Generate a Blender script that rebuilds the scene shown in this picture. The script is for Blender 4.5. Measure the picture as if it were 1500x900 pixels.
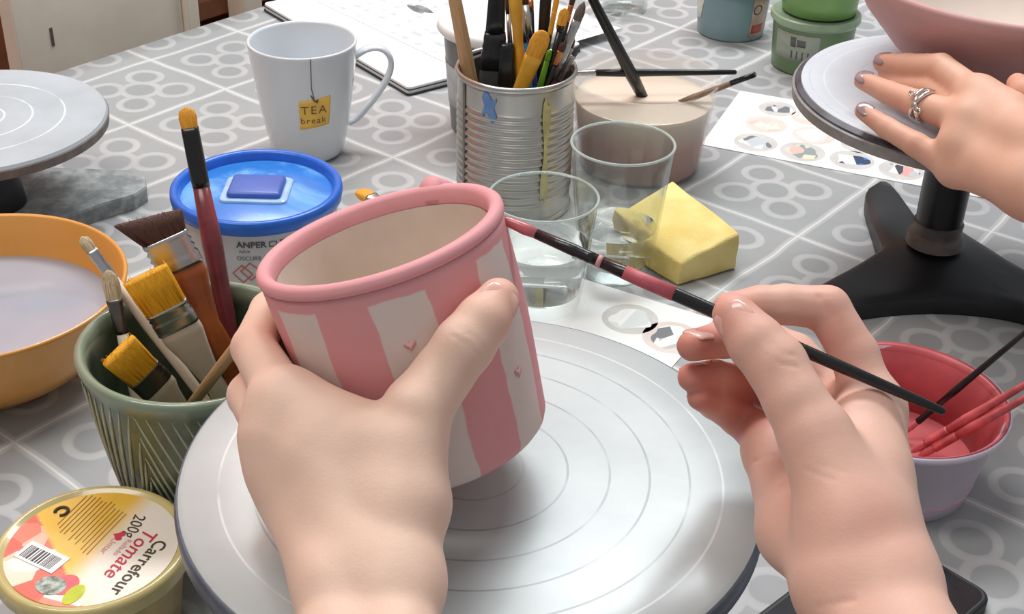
import bpy, bmesh, math, random
import numpy as np
from mathutils import Vector, Matrix, Quaternion
random.seed(7); np.random.seed(7)
S = 0.01                       # everything below is written in centimetres
scene = bpy.context.scene
for o in list(bpy.data.objects): bpy.data.objects.remove(o)

# ------------------------------------------------------------------ camera
F, CAMH, PITCH, ROLL = 2000.0, 50.0, math.radians(31.5), math.radians(1.6)
cam = bpy.data.objects.new('camera', bpy.data.cameras.new('camera'))
scene.collection.objects.link(cam)
cam.data.sensor_width = 36.0; cam.data.lens = 36.0 * F / 1500.0
cam.data.clip_start = 0.01; cam.data.clip_end = 50
cam.matrix_world = (Matrix.Translation((0, 0, CAMH * S)) @ Matrix.Rotation(math.pi / 2 - PITCH, 4, 'X')
                    @ Matrix.Rotation(ROLL, 4, 'Z'))
scene.camera = cam
# ------------------------------------------------------------------ world, lamps, exposure
world = bpy.data.worlds.new('world'); scene.world = world; world.use_nodes = True
bgn = world.node_tree.nodes['Background']
bgn.inputs[0].default_value = (0.93, 0.97, 1.0, 1); bgn.inputs[1].default_value = 0.33
def area(name, loc, size, power, col, rot=(0, 0, 0)):
    l = bpy.data.lights.new(name, 'AREA'); l.shape = 'RECTANGLE'
    l.size, l.size_y = size[0] * S, size[1] * S; l.energy = power; l.color = col
    o = bpy.data.objects.new(name, l); scene.collection.objects.link(o)
    o.location = Vector(loc) * S; o.rotation_euler = rot
    return o
area('ceiling_lamp_far', (10, 185, 180), (150, 50), 42, (0.96, 0.985, 1.0))
area('ceiling_lamp_near', (-80, 40, 185), (120, 40), 14, (1.0, 0.93, 0.86))
scene.view_settings.view_transform = 'Standard'
scene.view_settings.look = 'None'
scene.view_settings.exposure = 0.12
scene.view_settings.gamma = 1.0
scene.view_settings.use_curve_mapping = False

# ------------------------------------------------------------------ helpers: picture ray -> point in the room
def ray(u, v):
    x = (u - 750) / F; y = -(v - 450) / F
    c, s = math.cos(ROLL), math.sin(ROLL)
    x, y = c * x - s * y, s * x + c * y
    return np.array([x, math.cos(PITCH) + y * math.sin(PITCH), -math.sin(PITCH) + y * math.cos(PITCH)])
def G(u, v, z=0.0):
    d = ray(u, v); return d * ((z - CAMH) / d[2]) + np.array([0, 0, CAMH])
def D(u, v, d):
    return ray(u, v) * d + np.array([0, 0, CAMH])

# ------------------------------------------------------------------ helpers: materials
def lin(c):
    return tuple(((x / 255) / 12.92 if x / 255 <= 0.04045 else ((x / 255 + 0.055) / 1.055) ** 2.4) for x in c)
class NT:
    def __init__(s, name):
        s.m = bpy.data.materials.new(name); s.m.use_nodes = True
        s.t = s.m.node_tree; s.b = s.t.nodes['Principled BSDF']; s._c = None
    def n(s, kind, **kw):
        nd = s.t.nodes.new(kind)
        for k, v in kw.items(): setattr(nd, k, v)
        return nd
    def link(s, a, b): s.t.links.new(a, b)
    def put(s, sock, v):
        if hasattr(v, 'is_output'): s.link(v, sock)
        elif isinstance(v, (tuple, list)) and len(v) == 3 and sock.type == 'RGBA': sock.default_value = (*v, 1)
        else: sock.default_value = v
    def math(s, op, a, b=0.0, c=None, clamp=False):
        nd = s.n('ShaderNodeMath', operation=op, use_clamp=clamp)
        s.put(nd.inputs[0], a); s.put(nd.inputs[1], b)
        if c is not None: s.put(nd.inputs[2], c)
        return nd.outputs[0]
    def mix(s, f, a, b):
        nd = s.n('ShaderNodeMix', data_type='RGBA')
        s.put(nd.inputs[0], f); s.put(nd.inputs[6], a); s.put(nd.inputs[7], b)
        return nd.outputs[2]
    def coord(s):
        if s._c is None: s._c = s.n('ShaderNodeTexCoord').outputs['Object']
        return s._c
    def xyz(s, c=None):
        nd = s.n('ShaderNodeSeparateXYZ'); s.link(c or s.coord(), nd.inputs[0]); return nd.outputs
    def noise(s, scale, detail=3, rough=0.55, vec=None, dist=0.0):
        nd = s.n('ShaderNodeTexNoise'); nd.inputs['Scale'].default_value = scale; nd.inputs['Detail'].default_value = detail
        nd.inputs['Roughness'].default_value = rough; nd.inputs['Distortion'].default_value = dist
        s.link(vec if vec is not None else s.coord(), nd.inputs['Vector']); return nd.outputs['Fac']
    def ramp(s, v, lo, hi):
        nd = s.n('ShaderNodeMapRange'); s.put(nd.inputs[0], v); nd.inputs[1].default_value = lo; nd.inputs[2].default_value = hi
        nd.interpolation_type = 'SMOOTHSTEP'; return nd.outputs[0]
    def scalevec(s, sc):
        nd = s.n('ShaderNodeMapping'); nd.inputs['Scale'].default_value = sc; s.link(s.coord(), nd.inputs[0]); return nd.outputs[0]
    def bump(s, h, strength=0.3, dist=0.001):
        nd = s.n('ShaderNodeBump'); nd.inputs['Strength'].default_value = strength; nd.inputs['Distance'].default_value = dist
        s.put(nd.inputs['Height'], h); s.link(nd.outputs[0], s.b.inputs['Normal'])
    def set(s, **kw):
        names = dict(color='Base Color', rough='Roughness', metal='Metallic', trans='Transmission Weight', ior='IOR', alpha='Alpha',
                     coat='Coat Weight', sss='Subsurface Weight', spec='Specular IOR Level')
        for k, v in kw.items(): s.put(s.b.inputs[names[k]], v)
        return s.m
MATS = {}
def mat(name, rgb, rough=0.5, var=0.12, scale=90, bump=0.0, **kw):
    """plain painted / plastic / ceramic surface with a little procedural mottling; rgb in 0..255"""
    if name in MATS: return MATS[name]
    t = NT(name); c = lin(rgb)
    f = t.noise(scale, 4)
    dark = tuple(x * (1 - var) for x in c); lite = tuple(min(1, x * (1 + var)) for x in c)
    col = t.mix(t.ramp(f, 0.3, 0.7), dark, lite)
    t.set(color=col, rough=rough, **kw)
    if bump: t.bump(t.noise(scale * 3, 4), bump, 0.0006)
    MATS[name] = t.m; return t.m

# ------------------------------------------------------------------ helpers: objects
def link(o): scene.collection.objects.link(o); return o
def tag(o, label, cat, group=None):
    o['label'] = label; o['category'] = cat
    if group: o['group'] = group
    return o
def thing(name, label, cat, loc=(0, 0, 0), quat=None, group=None):
    o = link(bpy.data.objects.new(name, None)); o.empty_display_size = 0.01
    o.location = Vector(loc) * S
    if quat is not None: o.rotation_mode = 'QUATERNION'; o.rotation_quaternion = quat
    return tag(o, label, cat, group)
def mk(name, geo, m, parent=None, loc=None, smooth=True, autos=None):
    v, f = geo
    me = bpy.data.meshes.new(name)
    me.from_pydata([tuple(float(c) * S for c in p) for p in v], [], [tuple(int(i) for i in q) for q in f])
    bm = bmesh.new(); bm.from_mesh(me); bmesh.ops.recalc_face_normals(bm, faces=bm.faces)
    if autos is not None:
        for e in bm.edges:
            e.smooth = not (len(e.link_faces) == 2 and e.calc_face_angle(0) > autos)
    bm.to_mesh(me); bm.free()
    for p in me.polygons: p.use_smooth = smooth
    me.materials.append(m)
    o = link(bpy.data.objects.new(name, me))
    if parent is not None: o.parent = parent
    if loc is not None: o.location = Vector(loc) * S
    return o
def shift(geo, d):
    return [tuple(np.array(p) + np.array(d)) for p in geo[0]], geo[1]
def join(*gs):
    V, Fc = [], []
    for v, f in gs:
        n = len(V); V += [tuple(p) for p in v]; Fc += [tuple(i + n for i in q) for q in f]
    return V, Fc
def lathe(prof, n=56, wob=0.0, seed=0):
    """prof: list of (r, z); revolve; r==0 makes a pole"""
    V, Fc, rows = [], [], []
    rnd = np.random.RandomState(seed); ph = rnd.rand(4) * 6.28
    for r, z in prof:
        if r <= 1e-6: rows.append([len(V)]); V.append((0, 0, z)); continue
        row = []
        for k in range(n):
            a = 2 * math.pi * k / n
            w = 1 + wob * (math.sin(2 * a + ph[0]) + 0.6 * math.sin(3 * a + ph[1] + z))
            row.append(len(V)); V.append((r * w * math.cos(a), r * w * math.sin(a), z))
        rows.append(row)
    for A, B in zip(rows[:-1], rows[1:]):
        for k in range(n):
            k2 = (k + 1) % n
            if len(A) == 1 and len(B) == 1: continue
            if len(A) == 1: Fc.append((A[0], B[k2], B[k]))
            elif len(B) == 1: Fc.append((A[k], A[k2], B[0]))
            else: Fc.append((A[k], A[k2], B[k2], B[k]))
    return V, Fc
def frames(P):
    P = [np.array(p, float) for p in P]; T = []
    for i in range(len(P)):
        t = P[min(i + 1, len(P) - 1)] - P[max(i - 1, 0)]; T.append(t / (np.linalg.norm(t) + 1e-9))
    n = np.cross(T[0], [0.3, 0.2, 0.93]); n /= np.linalg.norm(n); out = []
    for t in T:
        n = n - t * (n @ t); n /= np.linalg.norm(n); out.append((n, np.cross(t, n)))
    return P, out
def tube(P, R, n=14, flat=None):
    P, fr = frames(P)
    if not hasattr(R, '__len__'): R = [R] * len(P)
    V, Fc = [], []
    for p, r, (a, b) in zip(P, R, fr):
        for k in range(n):
            t = 2 * math.pi * k / n; V.append(tuple(p + r * (math.cos(t) * a + math.sin(t) * b)))
    for i in range(len(P) - 1):
        for k in range(n):
            k2 = (k + 1) % n; Fc.append((i * n + k, i * n + k2, (i + 1) * n + k2, (i + 1) * n + k))
    Fc.append(tuple(range(n - 1, -1, -1))); Fc.append(tuple((len(P) - 1) * n + k for k in range(n)))
    return V, Fc
def stack(rings, n=20, power=2.6):
    """superellipse sections along z: rings of (z, half_x, half_y, power)"""
    V, Fc = [], []
    for (z, hx, hy, pw) in rings:
        for k in range(n):
            t = 2 * math.pi * k / n; c, s = math.cos(t), math.sin(t)
            V.append((hx * math.copysign(abs(c) ** (2 / pw), c), hy * math.copysign(abs(s) ** (2 / pw), s), z))
    for i in range(len(rings) - 1):
        for k in range(n):
            k2 = (k + 1) % n; Fc.append((i * n + k, i * n + k2, (i + 1) * n + k2, (i + 1) * n + k))
    Fc.append(tuple(range(n - 1, -1, -1))); Fc.append(tuple((len(rings) - 1) * n + k for k in range(n)))
    return V, Fc
def bevbox(sx, sy, sz, b=0.1, seg=2):
    bm = bmesh.new(); bmesh.ops.create_cube(bm, size=1)
    for v in bm.verts: v.co = Vector((v.co.x * sx, v.co.y * sy, (v.co.z + 0.5) * sz))
    if b: bmesh.ops.bevel(bm, geom=bm.edges[:], offset=b, segments=seg, profile=0.5, affect='EDGES')
    bm.verts.index_update()
    g = [tuple(v.co) for v in bm.verts], [tuple(v.index for v in f.verts) for f in bm.faces]; bm.free(); return g
def prism(poly, z0, z1, bev=0.0, seg=2):
    bm = bmesh.new(); vs = [bm.verts.new((x, y, z0)) for x, y in poly]; f = bm.faces.new(vs)
    r = bmesh.ops.extrude_face_region(bm, geom=[f])
    top = [g for g in r['geom'] if isinstance(g, bmesh.types.BMVert)]
    for v in top: v.co.z = z1
    bmesh.ops.recalc_face_normals(bm, faces=bm.faces)
    if bev:
        ed = [e for e in bm.edges if abs(e.verts[0].co.z - z1) < 1e-6 and abs(e.verts[1].co.z - z1) < 1e-6]
        bmesh.ops.bevel(bm, geom=ed, offset=bev, segments=seg, profile=0.5, affect='EDGES')
    bm.verts.index_update()
    g = [tuple(v.co) for v in bm.verts], [tuple(v.index for v in f.verts) for f in bm.faces]; bm.free(); return g
def rrect(sx, sy, r, n=6):
    P = []
    for cx, cy, a0 in ((1, 1, 0), (-1, 1, 90), (-1, -1, 180), (1, -1, 270)):
        for k in range(n + 1):
            a = math.radians(a0 + 90 * k / n)
            P.append((cx * (sx / 2 - r) + r * math.cos(a), cy * (sy / 2 - r) + r * math.sin(a)))
    return P
def cyl_patch(rf, a0, a1, z0, z1, off=0.02, nx=14, nz=8, th=0.03, edge=None):
    """thin plate wrapped on a round wall whose radius is rf(z); angles in degrees"""
    V, Fc = [], []
    for lay in (0, 1):
        for j in range(nz + 1):
            for i in range(nx + 1):
                s, t = i / nx, j / nz
                a, z = math.radians(a0 + (a1 - a0) * s), z0 + (z1 - z0) * t
                if edge: a, z = edge(s, t, a, z)
                r = rf(z) + off + lay * th
                V.append((r * math.cos(a), r * math.sin(a), z))
    N = (nx + 1) * (nz + 1); idx = lambda l, i, j: l * N + j * (nx + 1) + i
    for j in range(nz):
        for i in range(nx):
            Fc.append((idx(1, i, j), idx(1, i + 1, j), idx(1, i + 1, j + 1), idx(1, i, j + 1)))
            Fc.append((idx(0, i, j), idx(0, i, j + 1), idx(0, i + 1, j + 1), idx(0, i + 1, j)))
    for i in range(nx):
        Fc.append((idx(0, i, 0), idx(0, i + 1, 0), idx(1, i + 1, 0), idx(1, i, 0)))
        Fc.append((idx(0, i, nz), idx(1, i, nz), idx(1, i + 1, nz), idx(0, i + 1, nz)))
    for j in range(nz):
        Fc.append((idx(0, 0, j), idx(1, 0, j), idx(1, 0, j + 1), idx(0, 0, j + 1)))
        Fc.append((idx(0, nx, j), idx(0, nx, j + 1), idx(1, nx, j + 1), idx(1, nx, j)))
    return V, Fc
def text_geo(s, size, bold=0.0, shear=0.0, space=1.0):
    cu = bpy.data.curves.new('t', 'FONT'); cu.body = s; cu.size = size; cu.align_x = 'CENTER'; cu.align_y = 'CENTER'
    cu.offset = bold; cu.shear = shear; cu.space_character = space; cu.resolution_u = 3
    ob = bpy.data.objects.new('t', cu); scene.collection.objects.link(ob)
    bpy.context.view_layer.update()
    me = bpy.data.meshes.new_from_object(ob.evaluated_get(bpy.context.evaluated_depsgraph_get()))
    g = [tuple(v.co) for v in me.vertices], [tuple(p.vertices) for p in me.polygons]
    bpy.data.objects.remove(ob); bpy.data.curves.remove(cu); bpy.data.meshes.remove(me)
    return g
def qz(axis, side=None):
    """rotation taking +Z to axis and +X as near as possible to side"""
    z = np.array(axis, float); z /= np.linalg.norm(z)
    s = np.array(side if side is not None else (1, 0, 0), float); x = s - z * (s @ z)
    if np.linalg.norm(x) < 1e-4: x = np.cross(z, [0, 1, 0])
    x /= np.linalg.norm(x); y = np.cross(z, x)
    return Matrix(((x[0], y[0], z[0]), (x[1], y[1], z[1]), (x[2], y[2], z[2]))).to_quaternion()
def struct(o): o['kind'] = 'structure'; return o

# ------------------------------------------------------------------ the setting: floor, walls, table under a tiled oilcloth
TA = math.radians(-38.86); TS = 10.93; TO = np.array([-35.06, 126.06])
E1 = np.array([math.cos(TA), math.sin(TA)]); E2 = np.array([-math.sin(TA), math.cos(TA)])
def T(i, j, z=0): p = TO + i * E1 + j * E2; return (p[0], p[1], z)      # table coordinates in cm

mfloor = NT('floor_boards'); x = mfloor.noise(4, 4, vec=mfloor.scalevec((3, 40, 3)))
mfloor.set(color=mfloor.mix(x, lin((112, 78, 56)), lin((152, 110, 80))), rough=0.45); mfloor = mfloor.m
struct(mk('floor', ([(-300, -220, -76), (300, -220, -76), (300, 320, -76), (-300, 320, -76), (-300, -220, -80), (300, -220, -80), (300, 320, -80), (-300, 320, -80)],
   [(0, 1, 2, 3), (7, 6, 5, 4), (0, 4, 5, 1), (1, 5, 6, 2), (2, 6, 7, 3), (3, 7, 4, 0)]), mfloor, smooth=False))
mwall = mat('salmon_plaster', (214, 158, 138), 0.85, 0.05, 8, 0.15)
def wall(name, p, q, th=6):
    p, q = np.array(p, float), np.array(q, float); d = (q - p) / np.linalg.norm(q - p); nrm = np.array([d[1], -d[0]]) * th
    V = [(*a, z) for z in (-76, 190) for a in (p, q, q - nrm, p - nrm)]
    struct(mk(name, (V, [(0, 3, 2, 1), (4, 5, 6, 7), (0, 1, 5, 4), (1, 2, 6, 5), (2, 3, 7, 6), (3, 0, 4, 7)]), mwall, smooth=False))
wall('wall_left', T(-75, -330)[:2], T(-75, 230)[:2])

# tablecloth print: white joints on a diamond grid, a five-ring flower in each tile
t = NT('printed_oilcloth')
mp = t.n('ShaderNodeMapping'); mp.inputs['Location'].default_value = (0, 0, 0)
mp.inputs['Scale'].default_value = (1 / (TS * S),) * 3
wn = t.n('ShaderNodeTexNoise'); wn.inputs['Scale'].default_value = 9; t.link(t.coord(), wn.inputs['Vector'])
wv = t.n('ShaderNodeVectorMath', operation='MULTIPLY_ADD'); t.link(wn.outputs['Color'], wv.inputs[0]); wv.inputs[1].default_value = (.012, .012, 0); t.link(t.coord(), wv.inputs[2])
t.link(wv.outputs[0], mp.inputs[0]); X = t.xyz(mp.outputs[0])
px = t.math('SUBTRACT', t.math('FRACT', X[0]), 0.5); py = t.math('SUBTRACT', t.math('FRACT', X[1]), 0.5)
ax, ay = t.math('ABSOLUTE', px), t.math('ABSOLUTE', py)
def hyp(a, b): return t.math('SQRT', t.math('ADD', t.math('MULTIPLY', a, a), t.math('MULTIPLY', b, b)))
lc = hyp(px, py); lp = hyp(t.math('SUBTRACT', ax, .205), t.math('SUBTRACT', ay, .205))
def ring(d, r, w): return t.math('SUBTRACT', 1.0, t.ramp(t.math('ABSOLUTE', t.math('SUBTRACT', d, r)), w * .55, w))
rings = t.math('MAXIMUM', ring(lc, .150, .038), ring(lp, .135, .038))
edge = t.math('SUBTRACT', .5, t.math('MAXIMUM', ax, ay))
band = t.math('SUBTRACT', 1.0, t.ramp(edge, .022, .040)); thin = t.math('SUBTRACT', 1.0, t.ramp(edge, .004, .011))
fill = t.math('SUBTRACT', 1.0, t.ramp(t.math('MINIMUM', t.math('SUBTRACT', lc, .14), t.math('SUBTRACT', lp, .125)), -.01, .01))
cl = t.noise(9, 5, .6)
base = t.mix(cl, lin((148, 150, 152)), lin((168, 171, 172)))
base = t.mix(t.math('MULTIPLY', fill, .35), base, lin((137, 139, 142)))
fade = t.ramp(t.noise(26, 3), .15, .75)
pr = t.math('MULTIPLY', t.math('MAXIMUM', t.math('MULTIPLY', rings, .36), t.math('MULTIPLY', band, .38)), t.math('ADD', .55, t.math('MULTIPLY', fade, .45)))
base = t.mix(pr, base, lin((226, 226, 224))); base = t.mix(t.math('MULTIPLY', thin, .55), base, lin((236, 234, 230)))
t.set(color=base, rough=0.38); t.bump(t.noise(16, 3), .25, .004); mcloth = t.m
# the cloth: a sheet on the table top with a hem hanging down along the edges
I0, I1, J0, J1 = -4.5, 118.0, -92.0, 118.0
V, Fc = [], []; NI, NJ = 50, 80; drop = 16
def clothpt(i, j):
    def fold(v, lo, hi):
        if v < lo: return lo - .6 * (1 - math.exp(-(lo - v))), -(lo - v)
        if v > hi: return hi + .6 * (1 - math.exp(-(v - hi))), -(v - hi)
        return v, 0
    a, za = fold(i, I0, I1); b, zb = fold(j, J0, J1)
    z = min(za, zb); w = .5 * math.sin(.22 * (i + j)) * (-z / drop)
    return (a + (w if za < 0 else 0), b + (w if zb < 0 else 0), z)
for j in np.concatenate([[J0 - drop, J0 - drop / 2, J0 - 1], np.linspace(J0, J1, NJ), [J1 + 1, J1 + drop / 2, J1 + drop]]):
    for i in np.concatenate([[I0 - drop, I0 - drop / 2, I0 - 1], np.linspace(I0, I1, NI), [I1 + 1, I1 + drop / 2, I1 + drop]]):
        V.append(clothpt(i, j))
W = NI + 6
for b in range(NJ + 5):
    for a in range(NI + 5): Fc.append((b * W + a, b * W + a + 1, (b + 1) * W + a + 1, (b + 1) * W + a))
cloth = mk('tablecloth', (V, Fc), mcloth, loc=(TO[0], TO[1], 0)); cloth.rotation_euler = (0, 0, TA)
sm = cloth.modifiers.new('thickness', 'SOLIDIFY'); sm.thickness = 0.0012; sm.offset = -1 if sum(p.normal.z for p in cloth.data.polygons) > 0 else 1
tag(cloth, 'grey oilcloth printed with white flower tiles covering the work table', 'tablecloth')
tb = thing('work_table', 'wooden work table underneath the grey flower-tile cloth', 'table', T((I0 + I1) / 2, (J0 + J1) / 2, -75.9)); tb.rotation_euler = (0, 0, TA)
mwood = mat('table_wood', (176, 146, 112), 0.5, .15, 20)
mk('table_top', shift(bevbox(I1 - I0 - .4, J1 - J0 - .4, 3, .2), (0, 0, 72.7)), mwood, tb, smooth=False)
for sx in (-1, 1):
    for sy in (-1, 1):
        mk('leg', shift(bevbox(6, 6, 72.7, .4), (sx * (I1 - I0 - 20) / 2, sy * (J1 - J0 - 20) / 2, 0)), mwood, tb, smooth=False)

# beige wooden shelf unit beyond the far edge of the table
mply = mat('pale_plywood', (240, 230, 214), 0.7, .05, 14, .1)
mbrown = mat('reddish_wood', (150, 100, 72), 0.55, .2, 25)
su = thing('shelf_unit', 'beige plywood shelf unit with brown shelves standing behind the table', 'shelf', T(-40, 25, -76)); su.rotation_euler = (0, 0, TA)
mk('side_panel', shift(bevbox(2.4, 20.8, 120, .2), (23, -20.4, 0)), mply, su, smooth=False)
mk('post', shift(bevbox(3.2, 1.7, 120, .2), (23.4, -9.1, 0)), mply, su, smooth=False)
mk('post', shift(bevbox(3.2, 2.7, 120, .2), (23.4, -.35, 0)), mply, su, smooth=False)
mk('post', shift(bevbox(3.2, 3.0, 120, .2), (23.4, 30, 0)), mply, su, smooth=False)
for z in (12, 34, 56, 63, 70, 100): mk('shelf', shift(bevbox(22, 40, 2.4, .2), (10, 11.5, z)), mbrown, su, smooth=False)
mk('back_board', shift(bevbox(1.2, 62, 118, .1), (-2, .2, 0)), mbrown, su, smooth=False)
mk('screw_hole', shift(bevbox(.2, .35, 2.0, .05), (24.2, -26.75, 73.8)), mat('dark_mark', (96, 88, 80), .8), su, smooth=False)
# ================================================================== objects
def facing(c): return math.degrees(math.atan2(-c[1], -c[0]))
def cyl_text(s, size, rf, ac, zc, off=0.06, **kw):
    v, f = text_geo(s, size, **kw)
    r = rf(zc)
    return [((rf(zc + y) + off) * math.cos(math.radians(ac) + x / r), (rf(zc + y) + off) * math.sin(math.radians(ac) + x / r), zc + y) for x, y, _ in v], f
def streak_mat(name, rgb, dark=.55, lite=1.25, rough=.6):
    if name in MATS: return MATS[name]
    t = NT(name); c = lin(rgb); n = t.noise(60, 4, .6, vec=t.scalevec((26, 26, 1.2)))
    t.set(color=t.mix(t.ramp(n, .3, .7), tuple(x * dark for x in c), tuple(min(1, x * lite) for x in c)), rough=rough)
    t.bump(n, .6, .0012); MATS[name] = t.m; return t.m
def metal_mat(name, rgb, rough=.25, scale=60):
    if name in MATS: return MATS[name]
    t = NT(name); c = lin(rgb); n = t.noise(scale, 5)
    t.set(color=t.mix(n, tuple(x * .75 for x in c), c), metal=1.0, rough=t.math('ADD', rough - .08, t.math('MULTIPLY', n, .2)))
    MATS[name] = t.m; return t.m
msteel = metal_mat('brushed_ferrule', (205, 205, 205)); mtin = metal_mat('tin_plate', (210, 208, 202), .31, 40)
mdarkferr = metal_mat('tarnished_ferrule', (120, 116, 112), .35)

def brush(label, A, B, bl, fl, hw, ht, hr, bris, ferr, hand, side=(1, 0, 0), tip='flat', group=None, hend=None, flathandle=0.0, name='paint_brush', grooves=2, parts=None):
    A, B = np.array(A, float), np.array(B, float); L = float(np.linalg.norm(A - B))
    o = thing(name, label, 'brush', B, qz(A - B, side), group)
    zb, zf = L - bl, L - bl - fl
    if bl > 0:
        if tip == 'round': rg = [(zb - .3, hw * .9, ht * .9, 2), (zb, hw, ht, 2), (zb + bl * .4, hw * 1.12, ht * 1.12, 2), (zb + bl * .75, hw * .75, ht * .75, 2), (zb + bl * .95, hw * .2, ht * .2, 2), (L, hw * .04, ht * .04, 2)]
        elif tip == 'filbert': rg = [(zb - .3, hw * .95, ht * .9, 3), (zb, hw, ht, 3), (zb + bl * .5, hw * 1.1, ht * .9, 3), (zb + bl * .8, hw * .95, ht * .6, 2.5), (L - .08, hw * .5, ht * .3, 2), (L, hw * .2, ht * .15, 2)]
        else: rg = [(zb - .3, hw * .97, ht * .9, 4), (zb, hw, ht, 4), (zb + bl * .5, hw * 1.06, ht * .98, 4), (zb + bl * .92, hw * 1.1, ht * .7, 4), (L - .1, hw * 1.08, ht * .45, 4)]
        g = stack(rg, 24)
        if tip == 'fan': g = ([(x * (1 + .35 * max(0, (z - zb) / bl)) - .25 * max(0, (z - zb) / bl) * hw, y, z - .45 * max(0, (z - zb) / bl) * bl * (x / hw * .5 + .5) * .8) for x, y, z in g[0]], g[1])
        if tip in ('flat', 'fan'):
            hairs = []
            for k in range(70):
                x0 = random.uniform(-.97, .97) * hw; y0 = random.choice((-1, 1)) * random.uniform(.5, .95) * ht
                sp = (1.38 if tip == 'fan' else 1.12) * random.uniform(.97, 1.05); z1 = L + random.uniform(-.25, .12)
                if tip == 'fan': z1 -= .45 * bl * (x0 / hw * .5 + .5) * .8
                x1 = x0 * sp - (.25 * hw if tip == 'fan' else 0)
                hairs.append(tube([(x0, y0, zb), ((x0 + x1) / 2, y0 * 1.0, (zb + z1) / 2), (x1, y0 * .55, z1)], [.05, .045, .012], 4))
            g = join(g, *hairs)
        mk('bristles', g, bris, o)
    rg = []
    nseg = 10
    for k in range(nseg + 1):
        z = zf + fl * k / nseg; b = 1.0
        if grooves and k in (nseg - 2, nseg - 4, nseg - 6)[:grooves]: b = .90
        f = k / nseg
        wx = hw * f + (1 - f) * (hw if flathandle else max(hr * .92, ht)); wy = ht * f + (1 - f) * (ht if flathandle else max(hr * .92, ht * .8))
        rg.append((z, wx * 1.04 * b, wy * 1.06 * b, 2 + 2 * f if not flathandle else 4))
    if fl > 0: mk('ferrule', stack(rg, 24), ferr, o)
    he = hend if hend is not None else hr * .45
    if flathandle:
        rg = [(zf + .2, hw * .98, ht * .95, 4), (zf - .6, hw * 1.0, ht * .95, 4), (zf - flathandle * .45, hw * .78, ht * .85, 3), (zf - flathandle, hr * .75, hr * .55, 2.5),
              (zf * .35, hr * 1.0, hr * .65, 2.3), (.5, hr * .9, hr * .6, 2.3), (0, hr * .5, hr * .35, 2)]
        rg = [r for r in rg if r[0] > -0.001]; rg.sort(key=lambda r: -r[0])
    else:
        rg = [(zf + .15, hr * .9, hr * .9, 2), (zf * .8, hr * 1.15, hr * 1.15, 2), (zf * .6, hr, hr, 2), (zf * .3, (hr + he) / 2, (hr + he) / 2, 2), (.12, he, he, 2), (0, he * .6, he * .6, 2)]
    h = mk('handle', stack(rg[::-1], 20), hand, o)
    for (zz, ln, r, m, nm) in (parts or []):
        mk(nm, stack([(zz, r, r, 2), (zz + ln, r, r, 2)], 20), m, h)
    return o

# bristle and handle materials
mor = streak_mat('orange_bristle', (250, 172, 24), .8, 1.2); mbrn = streak_mat('brown_bristle', (84, 48, 36)); mcreamb = streak_mat('cream_bristle', (206, 186, 150))
mgold = streak_mat('golden_bristle', (240, 164, 48), .8, 1.2); mgreyb = streak_mat('grey_bristle', (110, 100, 92)); mblackb = streak_mat('black_bristle', (30, 28, 28))
mblk = mat('black_lacquer', (26, 26, 28), .25, .3, 50); mmar = mat('maroon_lacquer', (128, 56, 62), .25, .25, 60)
mcream = mat('cream_wood', (214, 198, 176), .5, .08, 40); mdowel = streak_mat('light_wood', (206, 162, 116), .85, 1.1, .5)
mamber = mat('amber_varnish', (150, 78, 36), .2, .35, 30); mochre = mat('ochre_paint', (226, 166, 50), .35, .15, 50)
mblue = mat('blue_lacquer', (20, 140, 210), .3); mnavy = mat('navy_lacquer', (52, 62, 128), .3); mgreen = mat('lime_lacquer', (110, 180, 30), .3)
mcopper = metal_mat('copper_ferrule', (226, 150, 100), .3); mred = mat('red_paint', (176, 50, 66), .4); mpinkbrush = mat('pink_stained_wood', (196, 92, 96), .45, .3, 80)

# ------------------------------------------------------------------ banding wheels
def scribed(name, rgb, lines, mott=.12, dust=(225, 228, 228), wline=.05, lrgb=(232, 234, 234), metal=0.0, rough=.45):
    t = NT(name); X = t.xyz(); r = t.math('SQRT', t.math('ADD', t.math('MULTIPLY', X[0], X[0]), t.math('MULTIPLY', X[1], X[1])))
    c = lin(rgb); n = t.noise(14, 5, .6)
    col = t.mix(t.ramp(n, .25, .75), tuple(x * (1 - mott) for x in c), tuple(min(1, x * (1 + mott)) for x in c))
    for (rad, lc, st) in lines:
        m = t.math('SUBTRACT', 1.0, t.ramp(t.math('ABSOLUTE', t.math('SUBTRACT', r, rad * S)), wline * .4 * S, wline * S))
        br = t.ramp(t.noise(30, 2), .25, .6)
        col = t.mix(t.math('MULTIPLY', t.math('MULTIPLY', m, br), st), col, lin(lc))
    t.set(color=col, rough=rough, metal=metal); t.bump(t.noise(40, 4), .12, .001); return t.m
# foreground wheel
WC, WR, WZ = (-1.51, 46.33), 12.48, 13.5
mtop = scribed('worn_aluminium_disc', (190, 198, 199), [(r, (140, 148, 152), .75) for r in (2.2, 4.1, 5.9, 7.6, 9.3)] + [(10.7, (228, 232, 234), .8)], .07, wline=.07, metal=.15, rough=.34)
mrim = mat('dark_blue_grey_rim', (84, 92, 108), .4, .35, 30)
mcast = mat('black_cast_iron', (22, 22, 27), .42, .3, 40, .12)
w = thing('banding_wheel', 'large grey metal banding wheel under the striped cup', 'wheel', (*WC, 0))
R = WR
mk('disc', lathe([(0, WZ - 1.7), (R - 1.2, WZ - 1.7), (R - .35, WZ - 1.5), (R - .05, WZ - 1.1), (R, WZ - .45), (R - .12, WZ - .12), (R - .35, WZ), (R * .75, WZ), (R * .5, WZ), (R * .25, WZ), (0, WZ)], 128), mtop, w, autos=.6)
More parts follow.
